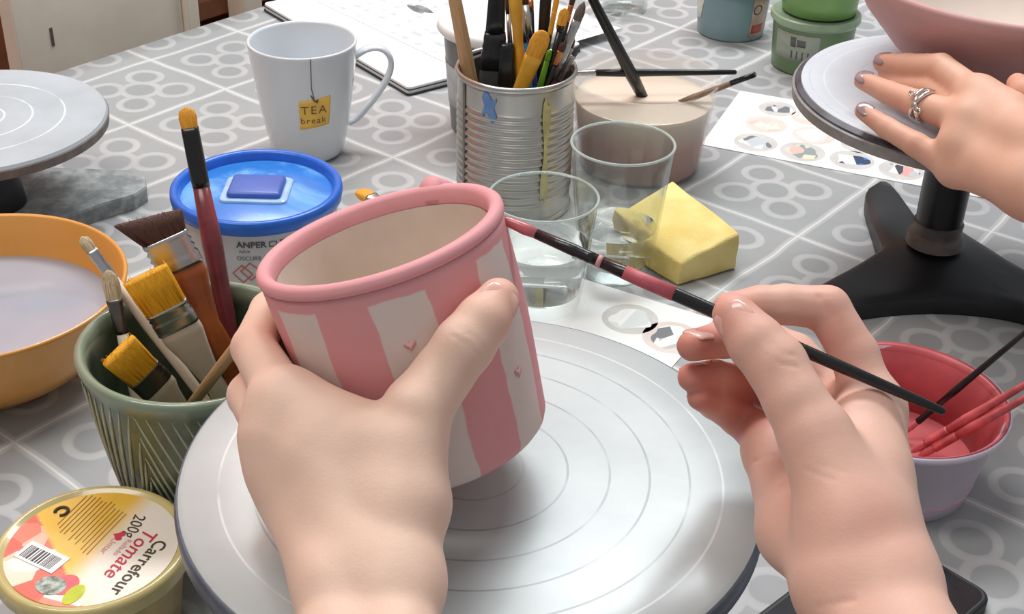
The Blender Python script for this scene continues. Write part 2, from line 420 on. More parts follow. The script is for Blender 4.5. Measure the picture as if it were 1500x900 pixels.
mk('rim_band', lathe([(R - .6, WZ - 1.62), (R - .3, WZ - 1.58), (R + .04, WZ - 1.15), (R + .07, WZ - .5), (R - .02, WZ - .16), (R - .1, WZ - .2), (R - .4, WZ - .9), (R - .6, WZ - 1.62)], 128), mrim, w)
mk('column', lathe([(0, 2), (2.2, 2), (2.2, 3), (1.7, 3.4), (1.7, WZ - 2.6), (2.6, WZ - 1.7), (0, WZ - 1.7)], 40), mcast, w, autos=.6)
WB = w

# right wheel, below the pink bowl
RC, RR, RZ = (30.7, 87.9), 11.7, 14.5
mtop2 = scribed('pale_aluminium_disc', (204, 211, 218), [(5.2, (228, 232, 236), .7), (7.4, (186, 196, 204), .6), (9.6, (228, 232, 236), .6), (10.6, (186, 196, 204), .6)], .06, wline=.1, metal=.1, rough=.42)
w2 = thing('banding_wheel', 'banding wheel with black tripod base carrying the pink bowl', 'wheel', (*RC, 0))
R = RR
mk('disc', lathe([(0, RZ - 1.15), (R - .8, RZ - 1.15), (R - .3, RZ - 1.1), (R - .45, RZ - .3), (R - .55, RZ), (R * .6, RZ), (R * .3, RZ), (0, RZ)], 112), mtop2, w2, autos=.6)
mk('rim_band', lathe([(R - .4, RZ - 1.2), (R - .02, RZ - 1.12), (R + .03, RZ - .42), (R - .1, RZ - .34), (R - .4, RZ - .4), (R - .4, RZ - 1.2)], 112), mat('grey_rim', (138, 136, 134), .5, .15), w2, autos=.6)
mk('rim_groove', lathe([(R - .62, RZ - .4), (R - .12, RZ - .35), (R - .18, RZ - .22), (R - .5, RZ - .05), (R - .62, RZ - .4)], 112), mat('dark_groove', (62, 68, 76), .45, .5, 60), w2, autos=.6)
mk('column', lathe([(0, 4.2), (1.62, 4.2), (1.66, 5), (1.72, RZ - 2.2), (2.4, RZ - 1.17), (0, RZ - 1.17)], 40), mat('black_enamel', (18, 17, 19), .3, .3, 30), w2, autos=.6)
mk('collar', lathe([(0, 2.6), (2.1, 2.7), (1.95, 3.4), (1.72, 3.6), (1.78, 4.4), (1.6, 4.5), (0, 4.5)], 40), mat('worn_grey_brown_metal', (92, 84, 80), .45, .35, 60), w2, autos=.6)
# feet reach to the left-front, to the back and to the right
def legcast(ends, hubr=2.4, ztop=3.4, tw=1.7, th=1.5):
    gs = []
    hubg = lathe([(0, .9), (hubr, .9), (hubr + .5, 1.6), (hubr, ztop - .3), (hubr - .5, ztop), (0, ztop)], 32)
    gs.append(hubg)
    for ex, ey in ends:
        L = math.hypot(ex, ey); dx, dy = ex / L, ey / L; V, Fc = [], []; NS = 14; sect = 8
        for k in range(NS + 1):
            s = k / NS; cx, cy = ex * s, ey * s; wd = (hubr + .9) * (1 - s) ** 1.5 * .95 + tw * (.5 + .5 * s) ; top = ztop - (ztop - th) * s ** .8; bot = .9 * (1 - s) ** .4 * (1 if s < .8 else 0) if s < .8 else 0.0
            if k == NS: wd *= .72; top -= .25
            for (a, z) in ((-1, bot), (-1.03, top - .5), (-.85, top - .12), (-.5, top), (.5, top), (.85, top - .12), (1.03, top - .5), (1, bot)):
                V.append((cx - dy * a * wd, cy + dx * a * wd, z))
        for k in range(NS):
            for a in range(sect): Fc.append((k * sect + a, k * sect + (a + 1) % sect, (k + 1) * sect + (a + 1) % sect, (k + 1) * sect + a))
        Fc.append(tuple(range(sect))); Fc.append(tuple(NS * sect + a for a in range(sect))[::-1]); gs.append((V, Fc))
    return join(*gs)
mk('base', legcast([(1.5, 10), (8.2, -6), (-9.2, -4.6)]), mcast, WB, autos=.8)
def rel(p, c): return (p[0] - c[0], p[1] - c[1])
fe = rel(G(1200, 440, .6), RC); be = rel(G(1293, 272, 1.2), RC); re_ = rel((43.0, 86.5), RC)
OUT = [(1198, 424), (1240, 444), (1300, 438), (1370, 434), (1440, 438), (1500, 448), (1590, 474), (1640, 470), (1645, 452), (1600, 430), (1500, 390), (1430, 350), (1405, 332), (1375, 320), (1350, 322), (1328, 296), (1306, 267), (1290, 262), (1274, 272), (1270, 290), (1282, 330), (1292, 364), (1262, 382), (1206, 412)]
op = [np.array(rel(G(u, v, 1.5), RC)) for u, v in OUT]; oo = []
for k in range(len(op)):
    p0, p1, p2, p3 = op[k - 1], op[k], op[(k + 1) % len(op)], op[(k + 2) % len(op)]
    for s in (0, .34, .67): oo.append(p1 + (p2 - p1) * s if k in (17, 20) else .5 * ((2 * p1) + (-p0 + p2) * s + (2 * p0 - 5 * p1 + 4 * p2 - p3) * s * s + (-p0 + 3 * p1 - 3 * p2 + p3) * s ** 3))
V, Fc = [], []; N = len(oo); rows = 10
for j in range(rows + 1):
    f = j / rows
    for p in oo:
        d_ = np.linalg.norm(p) * f; V.append((p[0] * f, p[1] * f, 1.5 + 1.5 * max(0, 1 - d_ / 6.0) ** 1.4 - .25 * f ** 14))
for sc, z in ((1.015, 1.0), (1.0, .02), (.5, .9), (0.02, 1.2)):
    for p in oo: V.append((p[0] * sc, p[1] * sc, z))
for j in range(rows + 4):
    for i in range(N): Fc.append((j * N + i, j * N + (i + 1) % N, (j + 1) * N + (i + 1) % N, (j + 1) * N + i))
mk('base', (V, Fc), mcast, w2, autos=.8)

# left wheel: grey disc on a dark column and a speckled stone-grey base plate
LC, LR, LZ = (-39.9, 92.3), 9.5, 8.5
mtop3 = scribed('grey_disc_with_chalk_rings', (176, 184, 190), [(2.1, (240, 240, 238), .95), (4.1, (240, 240, 238), .95), (6.4, (240, 240, 238), .95), (.6, (190, 180, 170), .8)], .1, wline=.09, rough=.55)
w3 = thing('banding_wheel', 'grey banding wheel with chalk rings near the plywood shelf unit', 'wheel', (*LC, 0))
R = LR
mk('disc', lathe([(0, LZ - 1.0), (R - .5, LZ - 1.0), (R - .08, LZ - .9), (R, LZ - .25), (R - .15, LZ), (R * .7, LZ), (R * .35, LZ), (0, LZ)], 96), mtop3, w3, autos=.5)
mk('rim_band', lathe([(R - .4, LZ - 1.04), (R - .02, LZ - .95), (R + .05, LZ - .3), (R - .05, LZ - .18), (R - .4, LZ - 1.04)], 96), mat('brown_grey_rim', (120, 112, 108), .55, .2), w3, autos=.5)
mk('column', lathe([(0, 1.4), (2.6, 1.4), (2.4, 3.2), (2.2, LZ - 1.05), (0, LZ - 1.05)], 40), mcast, w3, autos=.6)
mplate = NT('speckled_grey_plate'); n = mplate.noise(60, 5, .7); mplate.set(color=mplate.mix(mplate.ramp(n, .35, .7), lin((122, 128, 130)), lin((172, 178, 178))), rough=.6); mplate.bump(n, .3, .001)
pl = [rel(G(u, v, 1.4), LC) for u, v in ((213, 258), (214, 272), (196, 284), (150, 297), (60, 330))] + [(-7, -6.5), (-9.5, -1), (-5, 6.5)] + [rel(G(u, v, 1.4), LC) for u, v in ((60, 243), (140, 246), (190, 248))]
mk('base', prism(pl, .02, 1.4, .25, 2), mplate.m, w3, smooth=False)

# ------------------------------------------------------------------ striped cup
RIMC = np.array([-5.37, 47.49, 24.14]); AX = np.array([-.289, .139, .947]); AX /= np.linalg.norm(AX)
CL, RT, RB = 9.8, 5.03, 4.36
CUPB = RIMC - AX * CL
camside = np.array([0, 0, CAMH]) - RIMC
xs = camside - AX * (camside @ AX); xs /= np.linalg.norm(xs)          # local +X looks toward the viewer side
cup = thing('striped_cup', 'pink and white striped clay cup held tilted on the wheel', 'cup', CUPB, qz(AX, xs))
def cup_r(z):
    s = max(0, min(1, z / CL)); return RB + (RT - RB) * s + .14 * math.sin(math.pi * s) - (.55 * (1 - min(1, z / .7)) ** 2 if z < .7 else 0)
NSTR = 7
t = NT('striped_glaze'); X = t.xyz()
ang = t.math('ARCTAN2', X[1], X[0])
wob = t.math('MULTIPLY', t.math('SUBTRACT', t.noise(45, 2), .5), .12)
ph = t.math('ADD', t.math('MULTIPLY', ang, NSTR / (2 * math.pi)), t.math('ADD', wob, t.math('MULTIPLY', X[2], .0)))
tri = t.math('ABSOLUTE', t.math('SUBTRACT', t.math('FRACT', t.math('ADD', ph, STRIPE_PHASE := 0.52)), .5))
stripe = t.ramp(tri, .235, .255)
n2 = t.noise(40, 5, .6)
pink = t.mix(n2, lin((224, 154, 158)), lin((234, 170, 173))); white = t.mix(n2, lin((220, 206, 200)), lin((232, 220, 214)))
topb = t.ramp(t.math('ADD', X[2], t.math('MULTIPLY', t.math('SUBTRACT', t.noise(60, 2), .5), .004)), (CL - 1.05) * S, (CL - .95) * S)
col = t.mix(t.math('MAXIMUM', stripe, topb), white, pink)
t.set(color=col, rough=.62, spec=.3); t.bump(t.noise(120, 4), .12, .0008); mcup = t.m
mrimp = NT('pink_rim_glaze'); n = mrimp.noise(50, 4); mrimp.set(color=mrimp.mix(n, lin((224, 152, 158)), lin((236, 172, 176))), rough=.55, spec=.3); mrimp.bump(mrimp.noise(90, 3), .15, .001); mrimp = mrimp.m
mclayin = mat('bare_clay_inside', (222, 208, 194), .75, .06, 30, .15)
prof = [(0, 0), (cup_r(0) * .9, 0)] + [(cup_r(z), z) for z in (0.05, .2, .4, .7, 1.2, 2, 3, 4, 5, 6, 7, 8, 8.6, 9.0, 9.3)]
mk('body', lathe(prof + [(cup_r(9.3) - .5, 9.3), (cup_r(6) - .55, 6), (cup_r(3) - .6, 3), (cup_r(1) - .9, .9), (0, .8)], 96, .004), mcup, cup)
mk('inside', lathe([(0, .92), (cup_r(1) - 1.05, 1.02), (cup_r(1.5) - .80, 1.6), (cup_r(3) - .72, 3), (cup_r(6) - .66, 6), (cup_r(9.2) - .6, 9.1)], 96, .004), mclayin, cup)
rimprof = [(RT - .56 + .36 * 0, CL - 1.0), (RT - .58, CL - .5), (RT - .53, CL - .15), (RT - .36, CL + .04), (RT - .12, CL + .04), (RT + .04, CL - .1), (RT + .07, CL - .3), (RT + .04, CL - .42), (RT - .1, CL - .52), (RT - .3, CL - .8), (RT - .56, CL - 1.0)]
mk('rim', lathe(rimprof, 96, .006, 3), mrimp, cup)
# lug of the handle on the far side of the rim
hb = []
for k in range(17):
    a = math.pi * k / 16; q_ = RT - .3 + 2.1 * math.sin(a); hb.append((-.82 * q_, .57 * q_, CL - .1 - 5.6 * k / 16 + .5 * math.sin(a)))
mk('handle', tube(hb, [.62] * 17, 12), mrimp, cup)
def heart(size):
    P = []
    for k in range(28):
        a = 2 * math.pi * k / 28; P.append((size * (16 * math.sin(a) ** 3) / 17, size * (13 * math.cos(a) - 5 * math.cos(2 * a) - 2 * math.cos(3 * a) - math.cos(4 * a)) / 17))
    return P
mheart = mat('pink_heart_paint', (220, 168, 168), .6, .1)
for k in range(NSTR):
    a = ((k + .5 - STRIPE_PHASE) / NSTR) * 2 * math.pi
    for zc in (7.2, 3.6):
        a2 = a + random.uniform(-.05, .05); zz = zc + random.uniform(-.5, .5)
        P = heart(.26); n = len(P); V = []
        for off in (-.02, .012):
            for x, y in P:
                r = cup_r(zz + y) + off + .004; V.append((r * math.cos(a2 + x / r), r * math.sin(a2 + x / r), zz + y))
        mk('painted_heart', (V, [tuple(range(n))[::-1], tuple(range(n, 2 * n))] + [(i, (i + 1) % n, n + (i + 1) % n, n + i) for i in range(n)]), mheart, cup)

# ------------------------------------------------------------------ orange bowl of grey water
OB = (-33.1, 72.1)
mob = NT('orange_glaze'); n = mob.noise(12, 4); mob.set(color=mob.mix(n, lin((214, 146, 66)), lin((230, 166, 84))), rough=.3, coat=.3)
ob = thing('orange_bowl', 'orange plastic bowl holding cloudy grey-blue rinse water', 'bowl', (*OB, 0))
mk('body', lathe([(0, .25), (4.4, .2), (4.6, 0), (4.9, .1), (5.2, .6), (6.6, 1.4), (7.9, 2.9), (8.7, 4.8), (9.05, 6.3), (9.1, 6.5), (8.98, 6.62), (8.8, 6.5), (8.4, 4.8), (7.6, 3.0), (6.2, 1.7), (4.8, 1.0), (0, .9)], 88), mob.m, ob)
mw = NT('cloudy_rinse_water'); n = mw.noise(14, 4); mw.set(color=mw.mix(n, lin((146, 150, 164)), lin((172, 176, 186))), rough=.08, spec=.6)
mk('water', lathe([(0, .95), (4.8, 1.02), (6.1, 1.75), (7.5, 3.02), (8.02, 3.9), (7.9, 3.95), (0, 3.95)], 72), mw.m, ob, autos=.8)

# ------------------------------------------------------------------ green carved pot
PC, PZ, PR = (-16.5, 59.6), 11.0, 6.05
t = NT('celadon_glaze'); X = t.xyz()
n = t.noise(22, 5); col = t.mix(t.ramp(n, .3, .7), lin((56, 70, 53)), lin((90, 106, 82)))
up = t.ramp(X[2], .098, .108); col = t.mix(t.math('MULTIPLY', up, .7), col, lin((152, 166, 142)))
t.set(color=col, rough=.22, coat=.4); mpot = t.m
pot = thing('carved_pot', 'dark green glazed pot with carved fan lines full of brushes', 'pot', (*PC, 0))
def pot_r(z): s = z / PZ; return 4.1 + (PR - 4.1) * s ** .85 + .1 * math.sin(math.pi * s)
mk('body', lathe([(0, 0), (3.7, 0)] + [(pot_r(z), z) for z in (.25, 1, 2, 3.5, 5, 6.5, 8, 9.2, 10.1)] + [(PR + .06, 10.6), (PR + .05, 10.85), (PR - .1, 11.02), (PR - .32, 11.0), (PR - .5, 10.8), (PR - .62, 10.2), (pot_r(7) - .65, 7), (pot_r(3) - .7, 3), (3.4, .9), (0, .8)], 88, .006), mpot, pot)
mcarve = mat('bare_carved_line', (184, 184, 160), .6, .15, 60)
def carve(a0, z0, a1, z1, wd=.075):
    P = []
    for k in range(9):
        s = k / 8; z = z0 + (z1 - z0) * s; a = math.radians(a0 + (a1 - a0) * s); r = pot_r(z) + .0
        P.append((r * math.cos(a), r * math.sin(a), z))
    return tube(P, [wd * .4] + [wd] * 7 + [wd * .4], 6)
fa = facing(PC)
aw = fa - 34
def cut(a0, z0, da, slope=9.0):
    z1 = z0 - slope
    if z1 < .4: da *= (z0 - .4) / slope; z1 = .4
    mk('carved_line', carve(a0, z0, a0 + da, z1), mcarve, pot)
for base_a in (aw, aw + 120, aw - 120):        # fans of long incised lines left and right of an upright spine
    for k in range(10): cut(base_a + 6.2 * k, 9.95, 30)
    for k in range(5): cut(base_a + .5, 8.6 - 1.4 * k, 26)
    for k in range(9): cut(base_a - 6 * k - 3, 9.95, -20)
    for k in range(5): cut(base_a - .5, 8.2 - 1.4 * k, -18)
# brushes in the pot
gp = 'brushes in the green carved pot'
brush('wide dark-brown bristle brush with amber handle in the green pot', G(219, 306, 16.75), G(394, 640, 3.4), 1.7, 1.9, 1.22, .42, .75, mbrn, msteel, mamber, (1, .25, .12), 'fan', None, flathandle=3.5, grooves=3)
brush('thick maroon-handled brush with black ferrule and orange tip', G(272, 157, 20.75), G(373, 674, 1.4), 1.1, 3.2, .44, .30, .5, mgold, mblk, mmar, (1, .1, 0), 'filbert', None, hend=.42, grooves=0)
brush('flat brush with square orange bristles and cream handle in the green pot', G(211, 400, 14.5), G(380, 664, 1.8), 2.3, 1.45, 1.12, .42, .7, mor, msteel, mcream, (1, .35, .1), 'flat', None, flathandle=4.0, grooves=2)
dA, dB = G(172, 512, 12.25), G(333, 662, 1.4)
brush('flat brush with angled orange bristles resting low on the pot rim', dA, dB, 2.5, 1.5, .95, .42, .6, mor, mdarkferr, mcream, np.cross(dA - dB, np.array([0, 0, CAMH]) - dA), 'flat', None, flathandle=3.0)
brush('small stubby cream-bristle brush with grey ferrule in the green pot', G(158, 396, 13.25), G(234, 728, 1.4), 1.6, 1.9, .42, .3, .33, mcreamb, mdarkferr, mcream, (1, 0, 0), 'filbert', None)
brush('thin cream-tipped brush with shiny ferrule leaning over the orange bowl', G(119, 347, 14.5), G(394, 710, 1.4), .9, 1.9, .3, .2, .3, mcreamb, msteel, mcream, (1, .5, 0), 'filbert', None, hend=.25)
o = thing('wooden_dowel', 'plain round wooden dowel leaning out of the green pot', 'dowel', G(262, 618, 6.5), qz(G(405, 430, 17.2) - G(262, 618, 6.5)))
L = float(np.linalg.norm(G(405, 430, 17.2) - G(262, 618, 6.5)))
o['category'] = 'dowel'
mk('shaft', stack([(0, .2, .2, 2), (.1, .29, .29, 2), (L - .1, .3, .3, 2), (L, .22, .22, 2)], 20), mdowel, o)

# ------------------------------------------------------------------ blue-lidded tub
BC, BZ, BR = (-17.25, 81.6), 9.0, 5.69
bt = thing('plastic_tub', 'white plastic paint tub closed with a bright blue lid', 'tub', (*BC, 0))
def tub_r(z): return 4.9 + .45 * z / 9
mwp = mat('milky_plastic', (206, 206, 206), .35, .05, 20); 
mlid = NT('blue_lid_plastic'); n = mlid.noise(16, 5, .65, dist=.6); mlid.set(color=mlid.mix(mlid.ramp(n, .42, .62), lin((52, 128, 214)), lin((120, 180, 238))), rough=.25)
mlidr = mat('blue_lid_rim', (36, 104, 206), .3, .08)
mk('body', lathe([(0, 0), (4.8, 0)] + [(tub_r(z), z) for z in (.15, 2, 4, 6, 7.6, 8.2)] + [(4.9, 8.2), (0, 8.2)], 72), mwp, bt, autos=.7)
lid = mk('lid', lathe([(0, 8.25), (5.1, 8.25), (5.12, 8.4), (4.95, 8.38), (4.75, 8.5), (0, 8.55)], 72), mlid.m, bt)
mk('lid_rim', lathe([(5.0, 8.3), (5.12, 8.85), (5.25, 9.02), (5.5, 9.06), (5.66, 8.95), (5.7, 8.6), (5.62, 8.1), (5.45, 8.02), (5.35, 8.2), (5.0, 8.3)], 88), mlidr, lid)
mblock = mat('violet_blue_plastic', (72, 104, 186), .35, .1, 40)
q = shift(bevbox(3.6, 3.0, .62, .3, 3), (0, 0, 8.5)); bb = mk('lid_block', q, mblock, lid); 
mk('block_skirt', prism(rrect(4.5, 3.8, .5), 8.5, 8.72, .15), mat('pale_blue_plastic', (168, 200, 232), .2, .1), lid, smooth=False)
ba = facing(BC)
mprint = mat('dark_grey_print', (78, 74, 78), .6)
mk('lettering', cyl_text('ANPER', .62, tub_r, ba - 7, 7.3, bold=.012), mprint, bt, smooth=False)
mk('lettering', cyl_text('OSCURE AZUL', .42, tub_r, ba - 3, 6.3), mprint, bt, smooth=False)
mk('lettering', cyl_text('AZUR', .28, tub_r, ba - 12, 6.8), mprint, bt, smooth=False)
def box_outline(ac, zc, w, h, rot, lw=.05):
    P = [(-w, -h), (w, -h), (w, h), (-w, h)]; Q = [(x * (1 - lw / w), y * (1 - lw / h)) for x, y in P]
    c, s = math.cos(rot), math.sin(rot); V = []
    for x, y in P + Q:
        x, y = c * x - s * y, s * x + c * y; r = tub_r(zc + y) + .06; a = math.radians(ac) + x / r; V.append((r * math.cos(a), r * math.sin(a), zc + y))
    return V, [(i, (i + 1) % 4, 4 + (i + 1) % 4, 4 + i) for i in range(4)]
mredp = mat('red_print', (200, 90, 70), .6)
mk('hazard_mark', box_outline(ba - 9, 5.3, .5, .5, .78, .07), mredp, bt, smooth=False)
mk('hazard_mark', box_outline(ba - 15, 5.1, .5, .5, .78, .07), mredp, bt, smooth=False)
mk('icon', box_outline(ba + 8, 7.3, .26, .2, 0, .06), mprint, bt, smooth=False)
for k in range(3): mk('fine_print', cyl_patch(tub_r, ba + 13, ba + 24, 7.45 - .16 * k, 7.51 - .16 * k, .03, 10, 1, .02), mprint, bt)

# ------------------------------------------------------------------ tomato tub with printed lid
MC, MZ, MR = (-20.1, 50.26), 5.0, 4.66
tt = thing('tomato_tub', 'clear round food tub with yellow printed tomato lid', 'tub', (*MC, 0))
mclear = NT('yellowish_clear_plastic'); mclear.set(color=lin((222, 206, 160)), rough=.12, trans=.75, ior=1.4); mclear = mclear.m
mk('body', lathe([(0, 0), (3.6, 0), (3.8, .15), (4.3, 4.1), (4.4, 4.2), (4.25, 4.2), (4.18, 4.1), (3.68, .3), (0, .25)], 64), mat('amber_tub_wall', (196, 172, 118), .25, .1, coat=.2), tt)
lid = mk('lid_rim', lathe([(4.2, 4.1), (4.6, 4.0), (4.7, 4.15), (4.62, 4.4), (4.7, 4.6), (4.64, 4.85), (4.5, 5.0), (4.3, 4.98), (4.15, 4.8), (0, 4.8), (0, 4.4), (4.2, 4.3), (4.2, 4.1)], 80), mat('olive_clear_rim', (206, 190, 130), .22, .1, 30, coat=.3), tt)
# label: coordinates with +X along the reading direction
rd = G(189, 842, MZ) - G(240, 786, MZ); LA = math.atan2(rd[1], rd[0])
t = NT('printed_lid_label'); X = t.xyz()
# yellow fruit-print field on the left part of the label, white panel towards the brand name
gy = t.ramp(X[1], -.004, .012)
col = t.mix(t.ramp(t.noise(40, 3), .3, .7), lin((246, 196, 70)), lin((250, 212, 110)))
col = t.mix(gy, col, lin((250, 240, 226)))
warm = t.ramp(t.math('ADD', X[0], t.math('MULTIPLY', X[1], -.6)), .0, .03)
tom = t.n('ShaderNodeTexVoronoi'); tom.inputs['Scale'].default_value = 85; t.link(t.coord(), tom.inputs['Vector'])
tm = t.n('ShaderNodeValToRGB'); t.link(t.xyz(tom.outputs['Color'])[0], tm.inputs[0])
for e_, (p_, c_) in zip([tm.color_ramp.elements[0], tm.color_ramp.elements[1], tm.color_ramp.elements.new(.35), tm.color_ramp.elements.new(.7)], [(0, (226, 90, 92)), (1, (206, 208, 60)), (.35, (238, 130, 110)), (.7, (250, 226, 200))]):
    e_.position = p_; e_.color = (*lin(c_), 1)
fx = t.ramp(t.math('ADD', t.math('MULTIPLY', X[0], 1.0), t.math('MULTIPLY', X[1], -.75)), .0185, .022)
fy = t.ramp(t.math('ADD', X[0], t.math('MULTIPLY', X[1], -.75)), .006, .024)
col = t.mix(t.math('MULTIPLY', fy, .25), col, lin((250, 214, 100)))
col = t.mix(fx, col, tm.outputs[0])
t.set(color=col, rough=.3); mlabel = t.m
ld = mk('printed_label', lathe([(0, 0), (4.12, 0), (4.12, .04), (0, .05)], 72), mlabel, tt, loc=(0, 0, 4.8), autos=.5); ld.rotation_euler = (0, 0, LA)
def lid_text(s, size, x, y, m, rot=0.0, **kw):
    v, f = text_geo(s, size, **kw); c, sn = math.cos(rot), math.sin(rot)
    return mk('lettering', ([(x + c * a - sn * b, y + sn * a + c * b, .065) for a, b, _ in v], f), m, ld, smooth=False)
mink = mat('dark_olive_ink', (70, 62, 44), .6); mrink = mat('red_ink', (206, 60, 78), .6); mpink = mat('pink_ink', (232, 150, 158), .6)
lid_text('Carrefour', .98, .35, 2.9, mink, .0, bold=.01)
lid_text('Tomate', 1.15, -.35, 2.0, mrink, .0, shear=.25, bold=.006)
lid_text('Rallado', .42, -.5, 1.38, mpink)
lid_text('200g', .9, -2.1, 1.0, mink, .25, shear=.2)
lid_text('Untar', .5, -.35, .72, mpink)
hp = heart(.34); mk('heart_logo', prism([(x - 1.15, y + .75) for x, y in hp], .05, .075), mrink, ld, smooth=False)
for k in range(12):
    y = .1 - k * .24; w_ = 1.9 - .05 * abs(k - 5)
    mk('fine_print', shift(bevbox(2 * w_ * random.uniform(.7, 1), .045, .02, 0), (-1.2 + random.uniform(-.2, .2) - .06 * k, y, .05)), mat('brown_print', (186, 140, 60), .6), ld, smooth=False)
bc = mk('barcode_sticker', shift(bevbox(1.25, 2.5, .03, 0), (0, 0, 0)), mat('white_sticker', (240, 240, 240), .5, .03), ld, smooth=False); bc.location = Vector((1.55, -1.75, .055)) * S; bc.rotation_euler = (0, 0, math.radians(-8))
yy = -1.0
while yy < 1.0:
    w_ = random.choice((.03, .05, .09)); mk('bar', shift(bevbox(.85, w_, .012, 0), (.05, yy, .03)), mprint, bc, smooth=False); yy += w_ + random.choice((.05, .08))
rcy = []
for k in range(15): a = math.radians(20 + 290 * k / 14); rcy.append((-1.6 + .32 * math.cos(a), -2.95 + .32 * math.sin(a), .08))
mk('recycling_mark', tube(rcy, [.09] * 15, 6), mink, ld)
mk('seal_disc', prism([(3.0 + .6 * math.cos(k * .2618), -.15 + .75 * math.sin(k * .2618)) for k in range(24)], .05, .07), mat('silver_mesh_print', (160, 170, 160), .4, .6, 300), ld, smooth=False)
mk('green_leaf_print', prism([(3.1 + .7 * math.cos(k * .2618), 1.2 + .4 * math.sin(k * .2618)) for k in range(24)], .05, .065), mat('lime_print', (196, 206, 50), .5), ld, smooth=False)
mk('tomato_slice_print', prism([(2.7 + .7 * math.cos(k * .2618), .45 + .6 * math.sin(k * .2618)) for k in range(24)], .05, .06), mat('coral_print', (232, 110, 116), .5), ld, smooth=False)

# ------------------------------------------------------------------ pink paint tub with brushes
KC, KZ, KR = (22.5, 63.8), 5.6, 5.88
kt = thing('paint_tub', 'white plastic tub of wet pink paint with pink-smeared inside', 'tub', (*KC, 0))
mlil = NT('lilac_white_plastic'); X = mlil.xyz(); n = mlil.noise(20, 4)
mlil.set(color=mlil.mix(mlil.ramp(n, .35, .7), lin((196, 190, 208)), lin((214, 196, 208))), rough=.35); mlil = mlil.m
mpaint = NT('wet_pink_paint'); n = mpaint.noise(24, 5, .6); mpaint.set(color=mpaint.mix(n, lin((190, 92, 98)), lin((214, 122, 126))), rough=.22, coat=.2); mpaint.bump(n, .4, .003); mpaint = mpaint.m
mk('body', lathe([(0, 0), (4.3, 0), (4.45, .1), (4.6, .95), (4.62, 1.0), (5.45, 5.1), (5.8, 5.2), (5.88, 5.4), (5.85, 5.6), (5.7, 5.66), (5.5, 5.55), (5.38, 5.3), (4.4, .6), (0, .5)], 72), mlil, kt)
mk('stacking_line', lathe([(4.58, .92), (4.66, .96), (4.68, 1.04), (4.6, 1.08), (4.58, .92)], 72), mat('pink_line', (222, 160, 176), .4), kt)
mk('paint_smear', lathe([(4.5, 1.6), (5.36, 5.3), (5.5, 5.58), (5.72, 5.69), (5.6, 5.58), (5.46, 5.35), (5.32, 5.2), (4.42, 1.6), (4.5, 1.6)], 72, .004), mat('smeared_pink', (196, 92, 98), .35, .2, 30, .2), kt)
mk('paint', lathe([(0, .6), (4.3, .65), (4.5, 1.75), (4.3, 1.8), (0, 1.85)], 60), mpaint, kt, autos=.9)
brush('thin black brush standing in the pink paint tub', G(1322, 637, 2.2), G(1520, 472, 10.5), 1.2, 1.6, .16, .16, .19, mpaint, mblk, mblk, tip='round', hend=.14, grooves=0)
brush('pink-smeared wooden brush lying next to the black brush in the paint tub', G(1332, 664, 2.1), G(1525, 550, 9.0), 1.2, 1.6, .22, .22, .26, mpaint, mpinkbrush, mpinkbrush, tip='round', group='pink-smeared brushes in the paint tub', hend=.16, grooves=0)
brush('pink-smeared wooden brush farthest from the black brush in the paint tub', G(1344, 670, 2.1), G(1530, 568, 8.6), 1.2, 1.6, .22, .22, .26, mpaint, mpinkbrush, mpinkbrush, tip='round', group='pink-smeared brushes in the paint tub', hend=.16, grooves=0)

# ------------------------------------------------------------------ phone
pa = (G(1447, 868, .8) - G(1338, 804, .8))[:2]; pa = pa / np.linalg.norm(pa); pb = np.array([pa[1], -pa[0]]) * 1.0
if pb[0] > 0: pb = -pb
cor = G(1458, 872, .8)[:2]
ctr = cor - pa * 3.7 + pb * 7.4
ph_ = thing('smartphone', 'black smartphone lying flat on the cloth under the painting hand', 'phone', (ctr[0], ctr[1], .02)); ph_.rotation_euler = (0, 0, math.atan2(pb[1], pb[0]))
mk('case', prism(rrect(14.8, 7.4, .9), 0, .8, .2, 3), mat('black_rubber', (24, 24, 28), .5), ph_, smooth=False)
mk('screen', prism(rrect(14.2, 6.8, .7), .78, .815), mat('dark_screen_glass', (40, 40, 44), .12, .1), ph_, smooth=False)

# ------------------------------------------------------------------ white mug with a tea-tag print
UC, UZ, UR = (-17.75, 106.25), 10.0, 4.5
mg = thing('tea_mug', 'white porcelain mug with yellow tea tag print on the flower cloth', 'mug', (*UC, 0))
mpor = mat('white_porcelain', (220, 225, 230), .18, .02, 10, coat=.4)
def mug_r(z): s = z / UZ; return 2.75 + 1.75 * (s ** .62 if s > 0 else 0)
mk('body', lathe([(0, .1), (2.4, .1), (2.5, 0), (2.75, .05)] + [(mug_r(z), z) for z in (.3, 1, 2, 3.2, 4.6, 6, 7.5, 8.8, 9.7)] + [(UR, 9.9), (UR - .08, 10.02), (UR - .22, 10.0), (UR - .3, 9.8), (mug_r(7) - .33, 7), (mug_r(3.5) - .35, 3.5), (mug_r(1) - .5, 1.1), (0, .9)], 80), mpor, mg)
hp_ = []
for k in range(25):
    a = math.radians(128 - 262 * k / 24)
    hp_.append((2.15 * math.cos(a), 2.9 * math.sin(a)))
fm = math.radians(12)
def onmug(x, z): return ((x) * math.cos(fm), (x) * math.sin(fm), z)
pts = [(4.0, 8.0), (4.6, 8.55), (5.5, 8.95), (6.5, 8.85), (7.15, 8.1), (7.2, 7.1), (6.7, 5.9), (5.9, 4.7), (5.0, 3.6), (4.2, 2.75), (3.5, 2.4)]
cs = []
